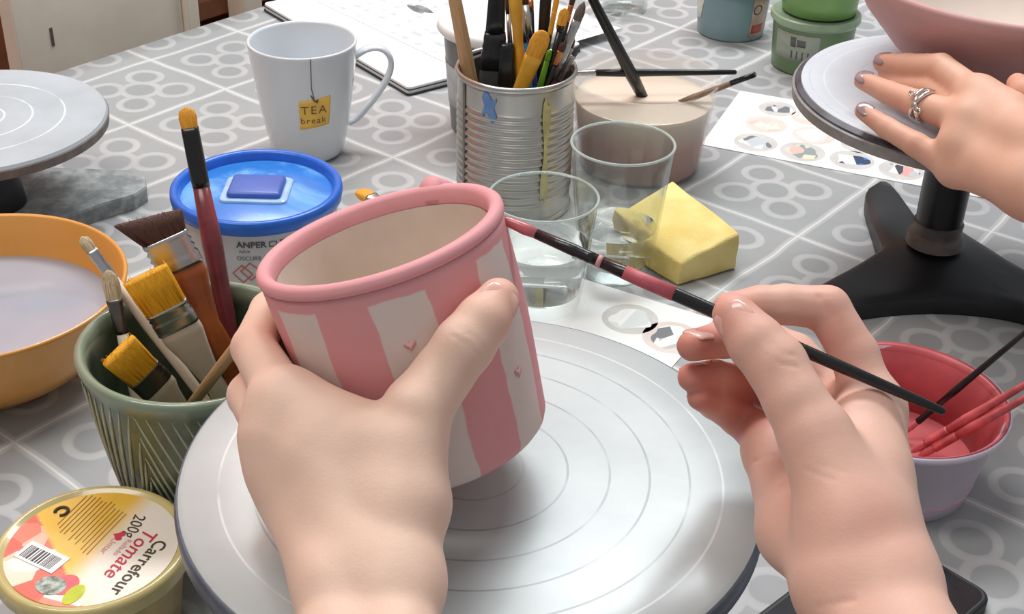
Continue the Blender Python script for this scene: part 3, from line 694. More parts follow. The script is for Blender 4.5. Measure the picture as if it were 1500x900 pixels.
for i in range(len(pts) - 1):
    for k in range(4):
        s = k / 4; p0, p1, p2, p3 = [np.array(pts[max(0, min(len(pts) - 1, i + d))]) for d in (-1, 0, 1, 2)]
        cs.append(.5 * ((2 * p1) + (-p0 + p2) * s + (2 * p0 - 5 * p1 + 4 * p2 - p3) * s * s + (-p0 + 3 * p1 - 3 * p2 + p3) * s ** 3))
cs.append(np.array(pts[-1]))
V, Fc = [], []; n = 12
for i, c in enumerate(cs):
    tg = cs[min(i + 1, len(cs) - 1)] - cs[max(i - 1, 0)]; tg /= np.linalg.norm(tg); nr = np.array([-tg[1], tg[0]])
    for k in range(n):
        a = 2 * math.pi * k / n; q = c + nr * .26 * math.cos(a); sd = .55 * math.sin(a)
        V.append((q[0] * math.cos(fm) - sd * math.sin(fm), q[0] * math.sin(fm) + sd * math.cos(fm), q[1]))
for i in range(len(cs) - 1):
    for k in range(n): Fc.append((i * n + k, i * n + (k + 1) % n, (i + 1) * n + (k + 1) % n, (i + 1) * n + k))
mk('handle', (V, Fc), mpor, mg)
ua = facing(UC) + 8
mtag = mat('yellow_tag', (238, 190, 84), .5, .1, 40)
def tilt(s, t_, a, z): return a + .02 * (t_ - .5), z + .28 * (s - .5)
tg_ = mk('tag', cyl_patch(mug_r, ua - 16.5, ua + 21, 3.75, 6.35, .01, 14, 8, .03, tilt), mtag, mg)
mtea = mat('brown_tag_ink', (126, 92, 40), .6)
mk('lettering', cyl_text('TEA', 1.05, mug_r, ua + 1, 5.35, space=1.25), mtea, tg_, smooth=False)
mk('lettering', cyl_text('break', .78, mug_r, ua - 0, 4.4, space=1.2), mtea, tg_, smooth=False)
sp = []
for k in range(13):
    z = 9.98 - 3.55 * k / 12; a = math.radians(ua - 1.0 + (2.5 * max(0, k - 9) / 3)); r = mug_r(z) + .03; sp.append((r * math.cos(a), r * math.sin(a), z))
mk('string', tube(sp, .035, 6), mat('grey_thread', (100, 92, 84), .8), mg)
r = mug_r(6.3) + .07
mk('knot', tube([(r * math.cos(math.radians(ua + d)), r * math.sin(math.radians(ua + d)), z) for d, z in ((-2, 6.75), (1, 6.3), (5, 6.05), (6, 6.3), (2, 6.2))], .06, 6), mat('grey_thread', (100, 92, 84)), mg)

# ------------------------------------------------------------------ notebook and printed sheet
nc = G(598, 142, 0)[:2]; d1 = (G(384, 10, .4)[:2] - nc); n1 = np.linalg.norm(d1); d1 /= n1; d2 = np.array([-d1[1], d1[0]]);  
if d2[0] < 0: d2 = -d2
NW = 21.0; NLn = n1 + .0
nb = thing('notebook', 'white open notebook with black cover edges lying on the table', 'notebook', (*(nc + d1 * NLn / 2 + d2 * NW / 2), 0.02)); nb.rotation_euler = (0, 0, math.atan2(d1[1], d1[0]))
sgn = 1 if np.cross(d1, d2) > 0 else -1
mblkc = mat('black_card', (44, 44, 48), .5)
t = NT('faintly_printed_paper'); X = t.xyz()
ln = t.math('GREATER_THAN', t.math('FRACT', t.math('MULTIPLY', X[1], 62)), .6)
wd = t.ramp(t.noise(75, 2, vec=t.scalevec((1.0, .3, 1))), .48, .56)
pr = t.math('MULTIPLY', t.math('MULTIPLY', ln, wd), .6)
t.set(color=t.mix(pr, lin((240, 241, 240)), lin((140, 150, 160))), rough=.6); mpaper = t.m
mblank = mat('blank_paper', (238, 239, 238), .65, .02, 10)
mk('back_cover', prism(rrect(NLn, NW, .5), 0, .16), mblkc, nb, smooth=False)
mk('page_block', prism(rrect(NLn - .3, NW - .3, .4), .16, .5), mblank, nb, smooth=False)
mk('divider', prism(rrect(NLn - .1, NW - .1, .4), .5, .6), mblkc, nb, smooth=False)
mk('top_page', prism(rrect(NLn - .2, NW - .2, .5), .6, .85, .08), mblank, nb, smooth=False)
ps = mk('printed_sheet', bevbox(29, 20.5, .04, 0), mpaper, smooth=False)
c0 = nc + d1 * 15 + d2 * 16; ps.location = Vector((c0[0], c0[1], .9)) * S; ps.rotation_euler = (0, 0, math.atan2(d1[1], d1[0]) + .06)
tag(ps, 'loose white sheet of faint printed text lying on the notebook', 'paper')
mk('photo_print', prism([(1.6 * math.cos(k * .2618) * (1 + .3 * math.sin(k)), .9 * math.sin(k * .2618)) for k in range(24)], .04, .05), mat('grey_photo', (120, 124, 126), .6, .5, 60), ps, loc=None, smooth=False).location = Vector((2.5, -3.0 * sgn, 0)) * S

# ------------------------------------------------------------------ tin can with brushes
TC, TZ, TR = (-.17, 97.9), 11.5, 4.6
can = thing('tin_can', 'ribbed silver tin can packed with paint brushes', 'can', (*TC, 0))
def can_r(z): return TR - .12 + (.075 * math.sin(z * 2 * math.pi / .62) if 1.6 < z < 9.2 else 0)
zz = [.12] + list(np.arange(.3, 10.9, .1))
mk('body', lathe([(0, .25), (TR - .3, .25), (TR - .2, .05)] + [(can_r(z), z) for z in zz] + [(TR - .1, 11.1), (TR - .24, 11.1), (TR - .28, 10.8), (TR - .26, 6), (TR - .28, .6), (0, .5)], 96), mtin, can)
mk('rim', lathe([(TR - .16, 11.0), (TR + .04, 11.05), (TR + .08, 11.28), (TR + .02, 11.48), (TR - .12, 11.52), (TR - .24, 11.4), (TR - .26, 11.1), (TR - .16, 11.0)], 96), mtin, can)
mk('base_rim', lathe([(TR - .3, 0), (TR - .02, .02), (TR + .03, .2), (TR - .05, .42), (TR - .2, .4), (TR - .3, 0)], 96), mtin, can)
ca = facing(TC)
mk('seam', cyl_patch(lambda z: TR - .1, ca - 60, ca - 57, .4, 11.0, .0, 3, 20, .08), metal_mat('dark_seam', (150, 146, 138), .35), can)
def drip(s, t_, a, z): return a + .05 * math.sin(9 * t_) * (s - .5), z + .35 * math.sin(6 * s)
mk('paint_smudge', cyl_patch(lambda z: TR - .1, ca - 32, ca - 19, 8.9, 10.7, .0, 10, 6, .03, drip), mat('blue_smudge', (108, 146, 200), .5, .2, 60), can)
mk('paint_smudge', cyl_patch(lambda z: TR - .03, ca + 28, ca + 34, 2.0, 10.2, .0, 8, 20, .03, drip), mat('yellow_smudge', (200, 190, 134), .4, .25, 60), can)
gc = None
def can_ends(A, B):
    """A: picture point of the top end and its distance y; B: a second picture point of the shaft; the foot stands in the can"""
    u, v, y = A; d = ray(u, v); top = d * (y / d[1]) + np.array([0, 0, CAMH])
    vb = 284 + (98.5 - y) * 4; return top, G(u + (B[0] - u) * (vb - v) / (B[1] - v), vb, .9)
def canb(label, A, B, *a, **k): return brush(label, *can_ends(A, B), *a, **k)
# handles up
def stick(label, A, B, rg, m, parts=(), name='paint_brush', side=(1, 0, 0)):
    A, B = can_ends(A, B); o = thing(name, label, 'brush', B, qz(A - B, side)); L = float(np.linalg.norm(A - B))
    mk('handle', stack([(f * L, hx, hy, p) for f, hx, hy, p in rg], 20), m, o)
    for nm, rgp, mm in parts: mk(nm, stack([(f * L, hx, hy, p) for f, hx, hy, p in rgp], 24), mm, o)
    return o
stick('thick pale wooden brush handle standing in the tin can', (652, -75, 98.5), (703, 190), [(.36, .52, .3, 3), (.42, .54, .42, 2.4), (.6, .56, .5, 2), (.8, .5, .5, 2), (.98, .42, .42, 2), (1, .25, .25, 2)], mdowel,
      [('ferrule', [(.2, .62, .26, 4), (.3, .62, .27, 4), (.42, .56, .3, 3)], msteel), ('bristles', [(0, .6, .08, 3), (.1, .66, .2, 3), (.22, .6, .22, 3)], mgreyb)])
stick('broad black brush with crimped black ferrule standing in the tin can', (731, -70, 98), (718, 200), [(.66, .76, .32, 4), (.74, .7, .36, 3), (.84, .62, .38, 3), (.95, .5, .34, 2.4), (1, .3, .2, 2)], mblk,
      [('ferrule', [(.54, 1.04, .4, 4), (.6, .98, .38, 4), (.62, .9, .33, 4), (.635, .93, .37, 4), (.65, .84, .31, 4), (.665, .86, .36, 4), (.69, .78, .32, 4)], mat('crimped_black_metal', (44, 44, 46), .25, .3)),
       ('bristles', [(0, .9, .1, 3), (.1, 1.15, .3, 3), (.36, 1.15, .4, 3.5), (.56, 1.02, .38, 4)], mblackb)])
stick('second black brush handle close behind the broad black brush', (743, 64, 97), (738, 205), [(0, .3, .2, 3), (.3, .6, .3, 3), (.8, .6, .3, 3), (.97, .55, .28, 3), (1, .45, .2, 3)], mblk)
stick('slim dark brush with silver ferrule between black and bamboo handles', (742, -10, 100), (757, 195), [(0, .12, .12, 2), (.5, .2, .2, 2), (.74, .19, .19, 2)], mblk, [('ferrule', [(.73, .2, .2, 2), (.9, .17, .15, 2.5)], msteel), ('bristles', [(.89, .17, .14, 2), (.95, .2, .15, 2), (1, .03, .03, 2)], mbrn)])
stick('bamboo-coloured brush handle with a rounded knob standing in the can', (753, -30, 97.5), (768, 200), [(0, .25, .25, 2), (.4, .37, .37, 2), (.72, .38, .38, 2), (.8, .38, .38, 2), (.84, .5, .46, 2), (.92, .5, .46, 2), (1, .4, .4, 2)], mochre)
stick('brush with bright blue handle and long silver ferrule in the can', (758, -8, 99), (784, 190), [(0, .12, .12, 2), (.4, .26, .26, 2), (.78, .25, .25, 2)], mblue, [('ferrule', [(.77, .26, .26, 2), (.93, .22, .14, 3)], msteel), ('bristles', [(.92, .2, .12, 3), (1, .18, .06, 3)], mcreamb)])
stick('brush with navy handle and silver ferrule beside the blue one', (768, -12, 99.6), (790, 190), [(0, .12, .12, 2), (.4, .28, .28, 2), (.79, .28, .28, 2)], mnavy, [('ferrule', [(.78, .29, .29, 2), (.94, .26, .14, 3)], msteel), ('bristles', [(.93, .26, .13, 3), (1, .2, .05, 3)], mbrn)])
stick('black-handled brush with copper ferrule at the back of the can', (777, -18, 101), (782, 150), [(0, .12, .12, 2), (.5, .22, .22, 2), (.9, .22, .22, 2)], mblk, [('ferrule', [(.89, .23, .23, 2), (.95, .2, .2, 2)], mcopper), ('bristles', [(.945, .2, .2, 2), (.97, .22, .22, 2), (1, .05, .05, 2)], mbrn)])
stick('wide flat black brush handle at the back of the can', (803, -60, 101), (790, 150), [(0, .3, .2, 3), (.4, .34, .26, 3), (.62, .42, .28, 3), (.9, .46, .28, 3), (1, .36, .2, 3)], mblk)
canb('brush with big golden bristles and ochre ferrule in the can', (797, 45, 96.2), (738, 190), 2.1, 6.4, .66, .36, .4, mgold, mochre, mgreen, (1, 0, .3), 'filbert', None, grooves=0)
canb('thin yellow brush rising steeply above the golden bristles', (818, -14, 98), (780, 185), 1.6, 1.8, .2, .16, .2, mgold, mochre, mblk, (1, 0, 0), 'round')
canb('small brush with dark-tipped orange bristles in the can', (828, 12, 97.4), (785, 195), 1.3, .5, .36, .24, .26, mgold, mblk, mblk, (1, 0, 0), 'filbert')
canb('black brush with copper ferrule and brown tip in the can', (842, -12, 99), (785, 200), 1.0, 1.3, .2, .2, .24, mbrn, mcopper, mblk, (1, 0, 0), 'round')
canb('silver brush with long ferrule and grey-brown tip in the can', (856, 2, 98), (786, 180), 1.5, 5.0, .34, .3, .3, mgreyb, msteel, mred, (1, 0, 0), 'round')
canb('short brush with dark tip and copper ferrule low in the can', (826, 62, 97), (778, 185), .7, 1.2, .26, .24, .24, mbrn, mcopper, mblk, (1, 0, 0), 'filbert')
canb('small silver brush with grey tip leaning on the can rim', (848, 66, 98.4), (792, 180), .9, 2.4, .2, .16, .18, mgreyb, msteel, mred, (1, 0, 0), 'round')
canb('tiny grey-tipped brush just behind the leaning silver brush', (842, 56, 99.6), (800, 175), .8, 2.0, .14, .12, .14, mgreyb, msteel, mblk, (1, 0, 0), 'round')
canb('lime green brush handle tucked behind the golden bristles', (806, 72, 97), (776, 185), .5, .4, .2, .2, .22, mgreen, mgreen, mgreen, (1, 0, 0), 'round', grooves=0)

# ------------------------------------------------------------------ dark tub with white rim behind the can
dk = thing('grey_tub', 'dark grey tub with white lid standing behind the tin can', 'tub', (-1.6, 112.6, 0))
mk('body', lathe([(0, 0), (4.1, 0), (4.3, .2), (5.0, 9.3), (4.8, 9.3), (4.1, .6), (0, .5)], 64), mat('dark_grey_plastic', (112, 112, 112), .4, .15), dk, autos=.7)
mk('lid', lathe([(0, 9.35), (4.7, 9.32), (5.3, 9.0), (5.55, 9.3), (5.4, 9.9), (5.1, 10.0), (4.75, 9.7), (0, 9.6)], 64), mat('white_plastic_rim', (234, 234, 230), .4, .03), dk)
mk('label_patch', cyl_patch(lambda z: 4.28 + .72 * z / 9.3, facing((-1.6, 112.6)) - 95, facing((-1.6, 112.6)) - 50, 2.6, 6.4, .02, 12, 4), mat('pale_label', (186, 188, 188), .5), dk)

# ------------------------------------------------------------------ translucent tub of murky water and brushes
HC = (10.4, 105.6)
ht = thing('water_tub', 'translucent plastic tub half full of murky pinkish-beige water', 'tub', (*HC, 0))
mtr = NT('translucent_plastic'); mtr.set(color=lin((236, 234, 228)), rough=.25, alpha=.24); mtr = mtr.m
mk('body', lathe([(0, 0), (4.9, 0), (5.1, .15), (6.05, 7.6), (6.25, 7.75), (6.2, 7.95), (6.0, 7.95), (5.92, 7.7), (5.0, .3), (0, .25)], 72), mtr, ht)
mmk = NT('murky_water'); X = mmk.xyz(); n = mmk.noise(12, 3)
hz = mmk.ramp(mmk.math('ADD', X[2], mmk.math('MULTIPLY', n, .012)), .034, .066)
mmk.set(color=mmk.mix(hz, lin((190, 108, 88)), lin((226, 210, 192))), rough=.15); mmk = mmk.m
mk('water', lathe([(0, .28), (4.95, .32), (5.68, 6.0), (5.6, 6.05), (0, 6.05)], 64), mmk, ht, autos=.8)
brush('thick black brush handle slanting out of the murky water tub', G(952, 162, 4.5), G(848, -40, 17.5), .6, .8, .3, .3, .46, mblackb, mblk, mblk, tip='round', hend=.34, grooves=0)
brush('long black brush lying level across the rim of the water tub', G(828, 107, 8.35), G(1079, 106, 8.3), .9, 1.6, .2, .2, .3, mgreyb, msteel, mblk, tip='round', hend=.2)
brush('brush with bare brown paint-worn handle leaning in the water tub', G(960, 164, 4.6), G(1106, 109, 9.6), 1.0, 1.4, .16, .16, .26, mblackb, mblk, streak_mat('worn_brown_wood', (150, 124, 104)), tip='round', hend=.2, grooves=0, parts=[(.0, 2.2, .235, mblk, 'dipped_end')])

# ------------------------------------------------------------------ water glasses
mgl = NT('clear_glass'); fr_ = mgl.n('ShaderNodeFresnel'); bf_ = mgl.n('ShaderNodeNewGeometry').outputs['Backfacing']; mgl.link(mgl.math('SUBTRACT', 1.5, mgl.math('MULTIPLY', bf_, .8333)), fr_.inputs['IOR'])     # thin drinking glass: see-through with Fresnel gloss
lw_ = mgl.n('ShaderNodeLayerWeight'); lw_.inputs[0].default_value = .28; tr_ = mgl.n('ShaderNodeBsdfTransparent'); mgl.link(mgl.mix(mgl.math('POWER', lw_.outputs['Facing'], 2.5), (.965, .98, .975), (.62, .70, .68)), tr_.inputs[0]); gs_ = mgl.n('ShaderNodeBsdfGlossy'); gs_.inputs['Roughness'].default_value = .04; gs_.inputs[0].default_value = (.95, .97, .97, 1)
mx_ = mgl.n('ShaderNodeMixShader'); mgl.link(fr_.outputs[0], mx_.inputs[0]); mgl.link(tr_.outputs[0], mx_.inputs[1]); mgl.link(gs_.outputs[0], mx_.inputs[2])
mgl.link(mx_.outputs[0], mgl.t.nodes['Material Output'].inputs['Surface']); mgl = mgl.m
mwat = NT('clear_water'); mwat.set(color=(.97, .985, .98), rough=0.0, trans=1.0, ior=1.2); mwat = mwat.m
mlip = NT('glass_lip_highlight'); mlip.set(color=lin((206, 220, 214)), rough=.08, alpha=.55); mlip = mlip.m  # pale colour paints the bright rim highlight onto the rounded lip
def glass(label, c, h, rt, rb, wl):
    o = thing('water_glass', label, 'glass', (*c, 0)); r = lambda z: rb + (rt - rb) * (z / h) ** .8
    mk('body', lathe([(0, .05), (rb - .4, 0), (rb - .08, .02), (rb, .2)] + [(r(z), z) for z in np.linspace(.5, h - .12, 10)] + [(rt - .04, h), (rt - .16, h), (rt - .2, h - .12)] + [(r(z) - .16, z) for z in np.linspace(h - .6, 1.3, 9)] + [(rb - .5, .85), (0, .8)], 72), mgl, o)
    mk('lip', lathe([(rt - .02 + .1 * math.cos(a * math.pi / 6), h - .04 + .1 * math.sin(a * math.pi / 6)) for a in range(13)], 72), mlip, o)
    mk('water', lathe([(0, .83), (rb - .52, .87)] + [(r(z) - .175, z) for z in np.linspace(1.32, wl, 6)] + [(0, wl)], 64), mwat, o, autos=.6)
    return o
glass('short clear glass of water beside the striped cup', (1.93, 82.3), 8.4, 3.72, 2.75, 4.8)
glass('tall clear glass of water beside the yellow sponge', (7.42, 87.1), 10.3, 3.62, 2.5, 3.8)

# ------------------------------------------------------------------ sponge
ctop = [G(985, 262, 3.0), G(1086, 341, 3.1), G(996, 386, 2.0), G(897, 318, 2.6)]
cx = sum(p[0] for p in ctop) / 4; cy = sum(p[1] for p in ctop) / 4
bm = bmesh.new()
lo = [bm.verts.new((p[0] - cx, p[1] - cy, .05)) for p in ctop]; hi = [bm.verts.new((p[0] - cx, p[1] - cy, p[2])) for p in ctop]
bm.faces.new(lo[::-1]); bm.faces.new(hi)
for k in range(4): bm.faces.new((lo[k], lo[(k + 1) % 4], hi[(k + 1) % 4], hi[k]))
bmesh.ops.bevel(bm, geom=bm.edges[:], offset=.28, segments=3, profile=.5, affect='EDGES')
bmesh.ops.triangulate(bm, faces=bm.faces[:]); bmesh.ops.subdivide_edges(bm, edges=bm.edges[:], cuts=3, use_grid_fill=True)
for v in bm.verts:
    p = v.co; v.co.z += .08 * math.sin(p.x * 2.1 + 1) * math.sin(p.y * 1.7) * (p.z / 3); v.co.x += .05 * math.sin(p.z * 3 + p.y * 2); v.co.y += .05 * math.sin(p.z * 2.5 + p.x * 2)
bm.verts.index_update(); g = [tuple(v.co) for v in bm.verts], [tuple(v.index for v in f.verts) for f in bm.faces]; bm.free()
t = NT('yellow_foam'); n = t.noise(420, 3, .7); v_ = t.n('ShaderNodeTexVoronoi'); v_.inputs['Scale'].default_value = 900; t.link(t.coord(), v_.inputs['Vector'])
t.set(color=t.mix(t.ramp(t.noise(30, 3), .3, .7), lin((226, 200, 120)), lin((240, 220, 150))), rough=.95, spec=.1); t.bump(t.math('ADD', n, v_.outputs['Distance']), .35, .0008)
tag(mk('sponge', g, t.m, loc=(cx, cy, 0)), 'yellow foam sponge block on the cloth beside the tall glass', 'sponge')

# ------------------------------------------------------------------ sheets with round pictures
def sheet(label, corner, ux, uy, sx, sy, pics, z=.015):
    ux = np.array(ux) / np.linalg.norm(ux); uy = np.array(uy) / np.linalg.norm(uy)
    c = np.array(corner[:2]) + ux * sx / 2 + uy * sy / 2
    o = mk('sticker_sheet', bevbox(sx, sy, .05, 0), mat('white_glossy_paper', (240, 241, 240), .35, .02, 8), loc=(c[0], c[1], z), smooth=False)
    o.rotation_euler = (0, 0, math.atan2(ux[1], ux[0])); tag(o, label, 'paper')
    for k, (u, v, r, m) in enumerate(pics):
        p = G(u, v, .1)[:2] - c; x, y = p @ ux, p @ np.array([-ux[1], ux[0]]); r *= 1.12
        s = mk('round_sticker', prism([(x + r * math.cos(a * .19635), y + r * math.sin(a * .19635)) for a in range(32)], .048, .056), mat('sticker_ground', (204, 202, 198), .4, .08, 40) if k % 3 != 1 else mat('sticker_ground_warm', (222, 210, 202), .4, .06, 40), o, smooth=False)
        ph_0 = random.random() * 6
        mk('printed_picture', prism([(x + r * (.72 + .14 * math.sin(3 * a * .19635 + ph_0)) * math.cos(a * .19635), y + r * (.62 + .16 * math.sin(2 * a * .19635 + ph_0)) * math.sin(a * .19635)) for a in range(32)], .055, .062), m, s, smooth=False)
    return o
def pic(name, cols, sc=140):
    t = NT(name); v = t.n('ShaderNodeTexVoronoi'); v.inputs['Scale'].default_value = sc; t.link(t.scalevec((1, .5, 1)), v.inputs['Vector'])
    r = t.n('ShaderNodeValToRGB'); r.color_ramp.interpolation = 'CONSTANT'; t.link(t.xyz(v.outputs['Color'])[0], r.inputs[0])
    el = r.color_ramp.elements
    while len(el) < len(cols): el.new(.5)
    for k, (e_, c_) in enumerate(zip(el, cols)): e_.position = k / len(cols); e_.color = (*lin(c_), 1)
    t.set(color=r.outputs[0], rough=.35); return t.m
pg = pic('grey_white_drawing', [(238, 238, 236), (190, 192, 194), (120, 124, 130), (236, 236, 232)])
pk = pic('beige_pink_drawing', [(226, 222, 216), (226, 196, 186), (232, 214, 206), (214, 206, 202)])
pbl = pic('blue_drawing', [(236, 236, 234), (90, 156, 206), (196, 204, 210), (128, 126, 124)], 110)
pmx = pic('mixed_drawing', [(214, 216, 210), (232, 190, 180), (150, 160, 160), (230, 222, 196)], 120)
pb2 = pic('deep_blue_drawing', [(238, 240, 242), (40, 120, 200), (50, 70, 100), (222, 226, 232)], 110)
pw = pic('pale_drawing', [(232, 233, 230), (216, 220, 218), (238, 238, 236)], 90)
pdk = pic('dark_pink_drawing', [(232, 230, 228), (230, 170, 166), (70, 66, 80), (196, 198, 200)], 110)
k1 = G(1035, 214, 0)
sheet('white sheet of round pictures lying under the right banding wheel', k1, (G(1347, 273, 0) - k1)[:2], (G(1076, 134, 0) - k1)[:2], 27, 13.5,
      [(1139, 159, 1.55, pg), (1122, 182, 1.7, pk), (1107, 208, 1.7, pbl), (1176, 222, 1.75, pmx), (1192, 198, 1.7, pw), (1248, 234, 1.7, pb2), (1320, 249, 1.7, pdk), (1186, 172, 1.5, pw), (1262, 212, 1.6, pw)])
k2 = G(1046, 469, 0); kx = (G(952, 440, 0) - k2)[:2]
ky = np.array([kx[1], -kx[0]]);  ky = ky if ky[1] < 0 else -ky
sheet('white sheet of round pictures partly under the glasses and large wheel', k2, kx, ky, 19, 13.5,
      [(923, 467, 1.75, pw), (984, 494, 1.8, pg)], z=.02)

# ------------------------------------------------------------------ tubs at the back
tl = thing('teal_tub', 'blue-green plastic tub with pale mint lid and torn label', 'tub', (22.2, 138.6, 0))
tealr = lambda z: 3.45 + .42 * z / 5.3
mk('body', lathe([(0, 0), (3.3, 0)] + [(tealr(z), z) for z in (.15, 1.5, 3, 4.4, 5.3)] + [(0, 5.3)], 64), mat('teal_plastic', (126, 152, 158), .35, .1, 12), tl, autos=.7)
mk('lid', lathe([(0, 5.9), (3.8, 5.95), (4.15, 6.1), (4.2, 5.7), (4.1, 4.9), (3.8, 4.9), (3.75, 5.3), (0, 5.3)], 64), mat('mint_lid', (212, 230, 222), .35, .04), tl, autos=.7)
ta = facing((22.2, 138.6))
mk('label_patch', cyl_patch(tealr, ta - 75, ta - 46, 1.8, 4.9, .02, 10, 4, .03, lambda s, t_, a, z: (a - .25 * (1 - t_) * s, z)), mat('cream_label', (214, 218, 206), .5), tl)
lb = mk('label_patch', cyl_patch(tealr, ta + 34, ta + 68, .5, 4.8, .02, 10, 4, .03), mat('peach_label', (190, 164, 148), .5, .25, 60), tl)
mk('label_print', cyl_patch(tealr, ta + 36, ta + 62, .9, 1.8, .06, 10, 3, .02), mat('red_label_print', (190, 84, 78), .5, .4, 90), lb)
mk('label_print', cyl_text('O', 1.6, tealr, ta + 44, 3.4, .06), mprint, lb, smooth=False)
gt = thing('green_tub', 'green plastic tub with grey label under the other green tub', 'tub', (29.0, 129.6, 0))
gr = lambda z: 3.75 + .35 * z / 5.2
mgrn = mat('green_tub_plastic', (98, 124, 86), .3, .12, 12); mgrn2 = mat('bright_green_paint_tub', (112, 152, 84), .3, .12, 12)
mk('body', lathe([(0, 0), (3.6, 0)] + [(gr(z), z) for z in (.15, 1.5, 3, 4.4, 5.0)] + [(0, 5.0)], 64), mgrn, gt, autos=.7)
mk('lid', lathe([(0, 5.4), (3.7, 5.42), (4.15, 5.6), (4.35, 5.5), (4.4, 5.0), (4.2, 4.75), (3.9, 4.85), (0, 5.0)], 64), mat('pale_green_lid', (138, 160, 132), .3, .06), gt, autos=.7)
ga = facing((29.0, 129.6))
lb = mk('label_patch', cyl_patch(gr, ga - 58, ga + 12, 1.6, 4.3, .02, 16, 4, .03), mat('grey_green_label', (150, 160, 146), .5, .1), gt)
for (a0, a1, z0, z1) in ((-30, -22, 3.0, 4.0), (-20, -8, 3.1, 3.8), (-28, -26, 1.8, 2.6), (-20, -18, 1.8, 2.6), (-12, -10, 1.8, 2.6), (-4, -2, 1.8, 2.6)):
    mk('label_print', cyl_patch(gr, ga + a0, ga + a1, z0, z1, .06, 5, 3, .02), mat('dark_label_print', (84, 88, 84), .5, .3), lb)
gt2 = thing('green_tub', 'bright green plastic tub stacked on top of the other', 'tub', (29.3, 130.0, 5.62))
gr2 = lambda z: 3.62 + .3 * z / 6
mk('body', lathe([(0, 0), (3.5, 0)] + [(gr2(z), z) for z in (.15, 1.5, 3, 4.4, 6.0)] + [(0, 6.0)], 64), mgrn2, gt2, autos=.7)
mk('lid', lathe([(0, 6.5), (3.8, 6.5), (4.1, 6.6), (4.2, 6.1), (4.1, 5.7), (3.8, 5.8), (0, 6.0)], 64), mat('pale_green_lid', (138, 160, 132)), gt2, autos=.7)
sj = thing('small_jar', 'small empty clear glass jar at the far side of table', 'jar', (11.3, 144.2, 0))
mk('body', lathe([(0, 0), (2.3, 0), (2.5, .2), (2.6, 4), (2.4, 4.6), (2.4, 5), (2.25, 5), (2.25, 4.6), (2.4, 4), (2.3, .5), (0, .45)], 48), mgl, sj)
# ochre-tipped brush lying behind the striped cup
brush('ochre-tipped brush lying on the cloth behind the striped cup', G(524, 279, 1.2), G(660, 360, .4), 1.6, 1.6, .6, .4, .3, mgold, msteel, mcream, (.3, 1, 0), 'filbert')

# ------------------------------------------------------------------ pink bowl on the right wheel
BWC = (34.2, 91.6)
pbw = thing('pink_bowl', 'wide dusty-pink unglazed clay bowl on the right banding wheel', 'bowl', (*BWC, RZ + .01))
mpb = mat('dusty_pink_slip', (194, 150, 148), .6, .06, 20, .1); mpbi = mat('pale_clay_inside', (206, 190, 180), .7, .05, 20)
mk('body', lathe([(0, .02), (4.4, .02), (5.2, .3), (8.0, 1.9), (10.2, 4.4), (11.1, 6.0), (11.3, 6.8), (11.2, 7.05), (10.95, 7.1), (10.75, 6.9), (10.5, 6.0), (9.5, 4.2), (7.3, 2.3), (5.0, 1.1), (0, .8)], 96, .004), mpb, pbw)
mk('inside', lathe([(0, .84), (5.0, 1.14), (7.28, 2.34), (9.47, 4.23), (10.46, 6.0), (10.66, 6.6)], 96, .004), mpbi, pbw)
#PART3
# ================================================================== hands
def surface_nets(fld, org, h):
    nx, ny, nz = fld.shape; ins = fld < 0
    c = [ins[i:nx - 1 + i, j:ny - 1 + j, k:nz - 1 + k] for i in (0, 1) for j in (0, 1) for k in (0, 1)]
    cnt = sum(a.astype(np.int8) for a in c); act = (cnt > 0) & (cnt < 8)
    ii = np.argwhere(act); vid = -np.ones(act.shape, np.int64); vid[act] = np.arange(len(ii))
    acc = np.zeros((len(ii), 3)); num = np.zeros(len(ii))
    off = [(i, j, k) for i in (0, 1) for j in (0, 1) for k in (0, 1)]
    val = [fld[ii[:, 0] + o[0], ii[:, 1] + o[1], ii[:, 2] + o[2]] for o in off]
    for a in range(8):
        for b in range(a + 1, 8):
            if sum(abs(off[a][q] - off[b][q]) for q in range(3)) != 1: continue
            m = (val[a] < 0) != (val[b] < 0)
            tt = np.where(m, val[a] / np.where(m, val[a] - val[b], 1), 0)
            p = np.array(off[a])[None] + tt[:, None] * (np.array(off[b]) - np.array(off[a]))[None]
            acc += np.where(m[:, None], p, 0); num += m
    V = (ii + acc / num[:, None]) * h + org
    Fc = []
    for ax_ in range(3):
        sl0 = [slice(1, -1)] * 3; sl0[ax_] = slice(0, fld.shape[ax_] - 1)
        a = np.moveaxis(ins, ax_, 0)[:-1, 1:-1, 1:-1]; b = np.moveaxis(ins, ax_, 0)[1:, 1:-1, 1:-1]
        e = np.argwhere(a != b); s = a[e[:, 0], e[:, 1], e[:, 2]]
        vm = np.moveaxis(vid, ax_, 0); x, y, z = e[:, 0], e[:, 1] + 1, e[:, 2] + 1
        q = np.stack([vm[x, y - 1, z - 1], vm[x, y, z - 1], vm[x, y, z], vm[x, y - 1, z]], 1)
        flip = s if ax_ != 1 else ~s
        q = np.where(flip[:, None], q, q[:, ::-1]); q = q[(q >= 0).all(1)]; Fc.append(q)
    return V, np.concatenate(Fc)
def smin(a, b, k):
    if k <= 0: return np.minimum(a, b)
    hh = np.maximum(k - np.abs(a - b), 0) / k; return np.minimum(a, b) - hh * hh * k * .25
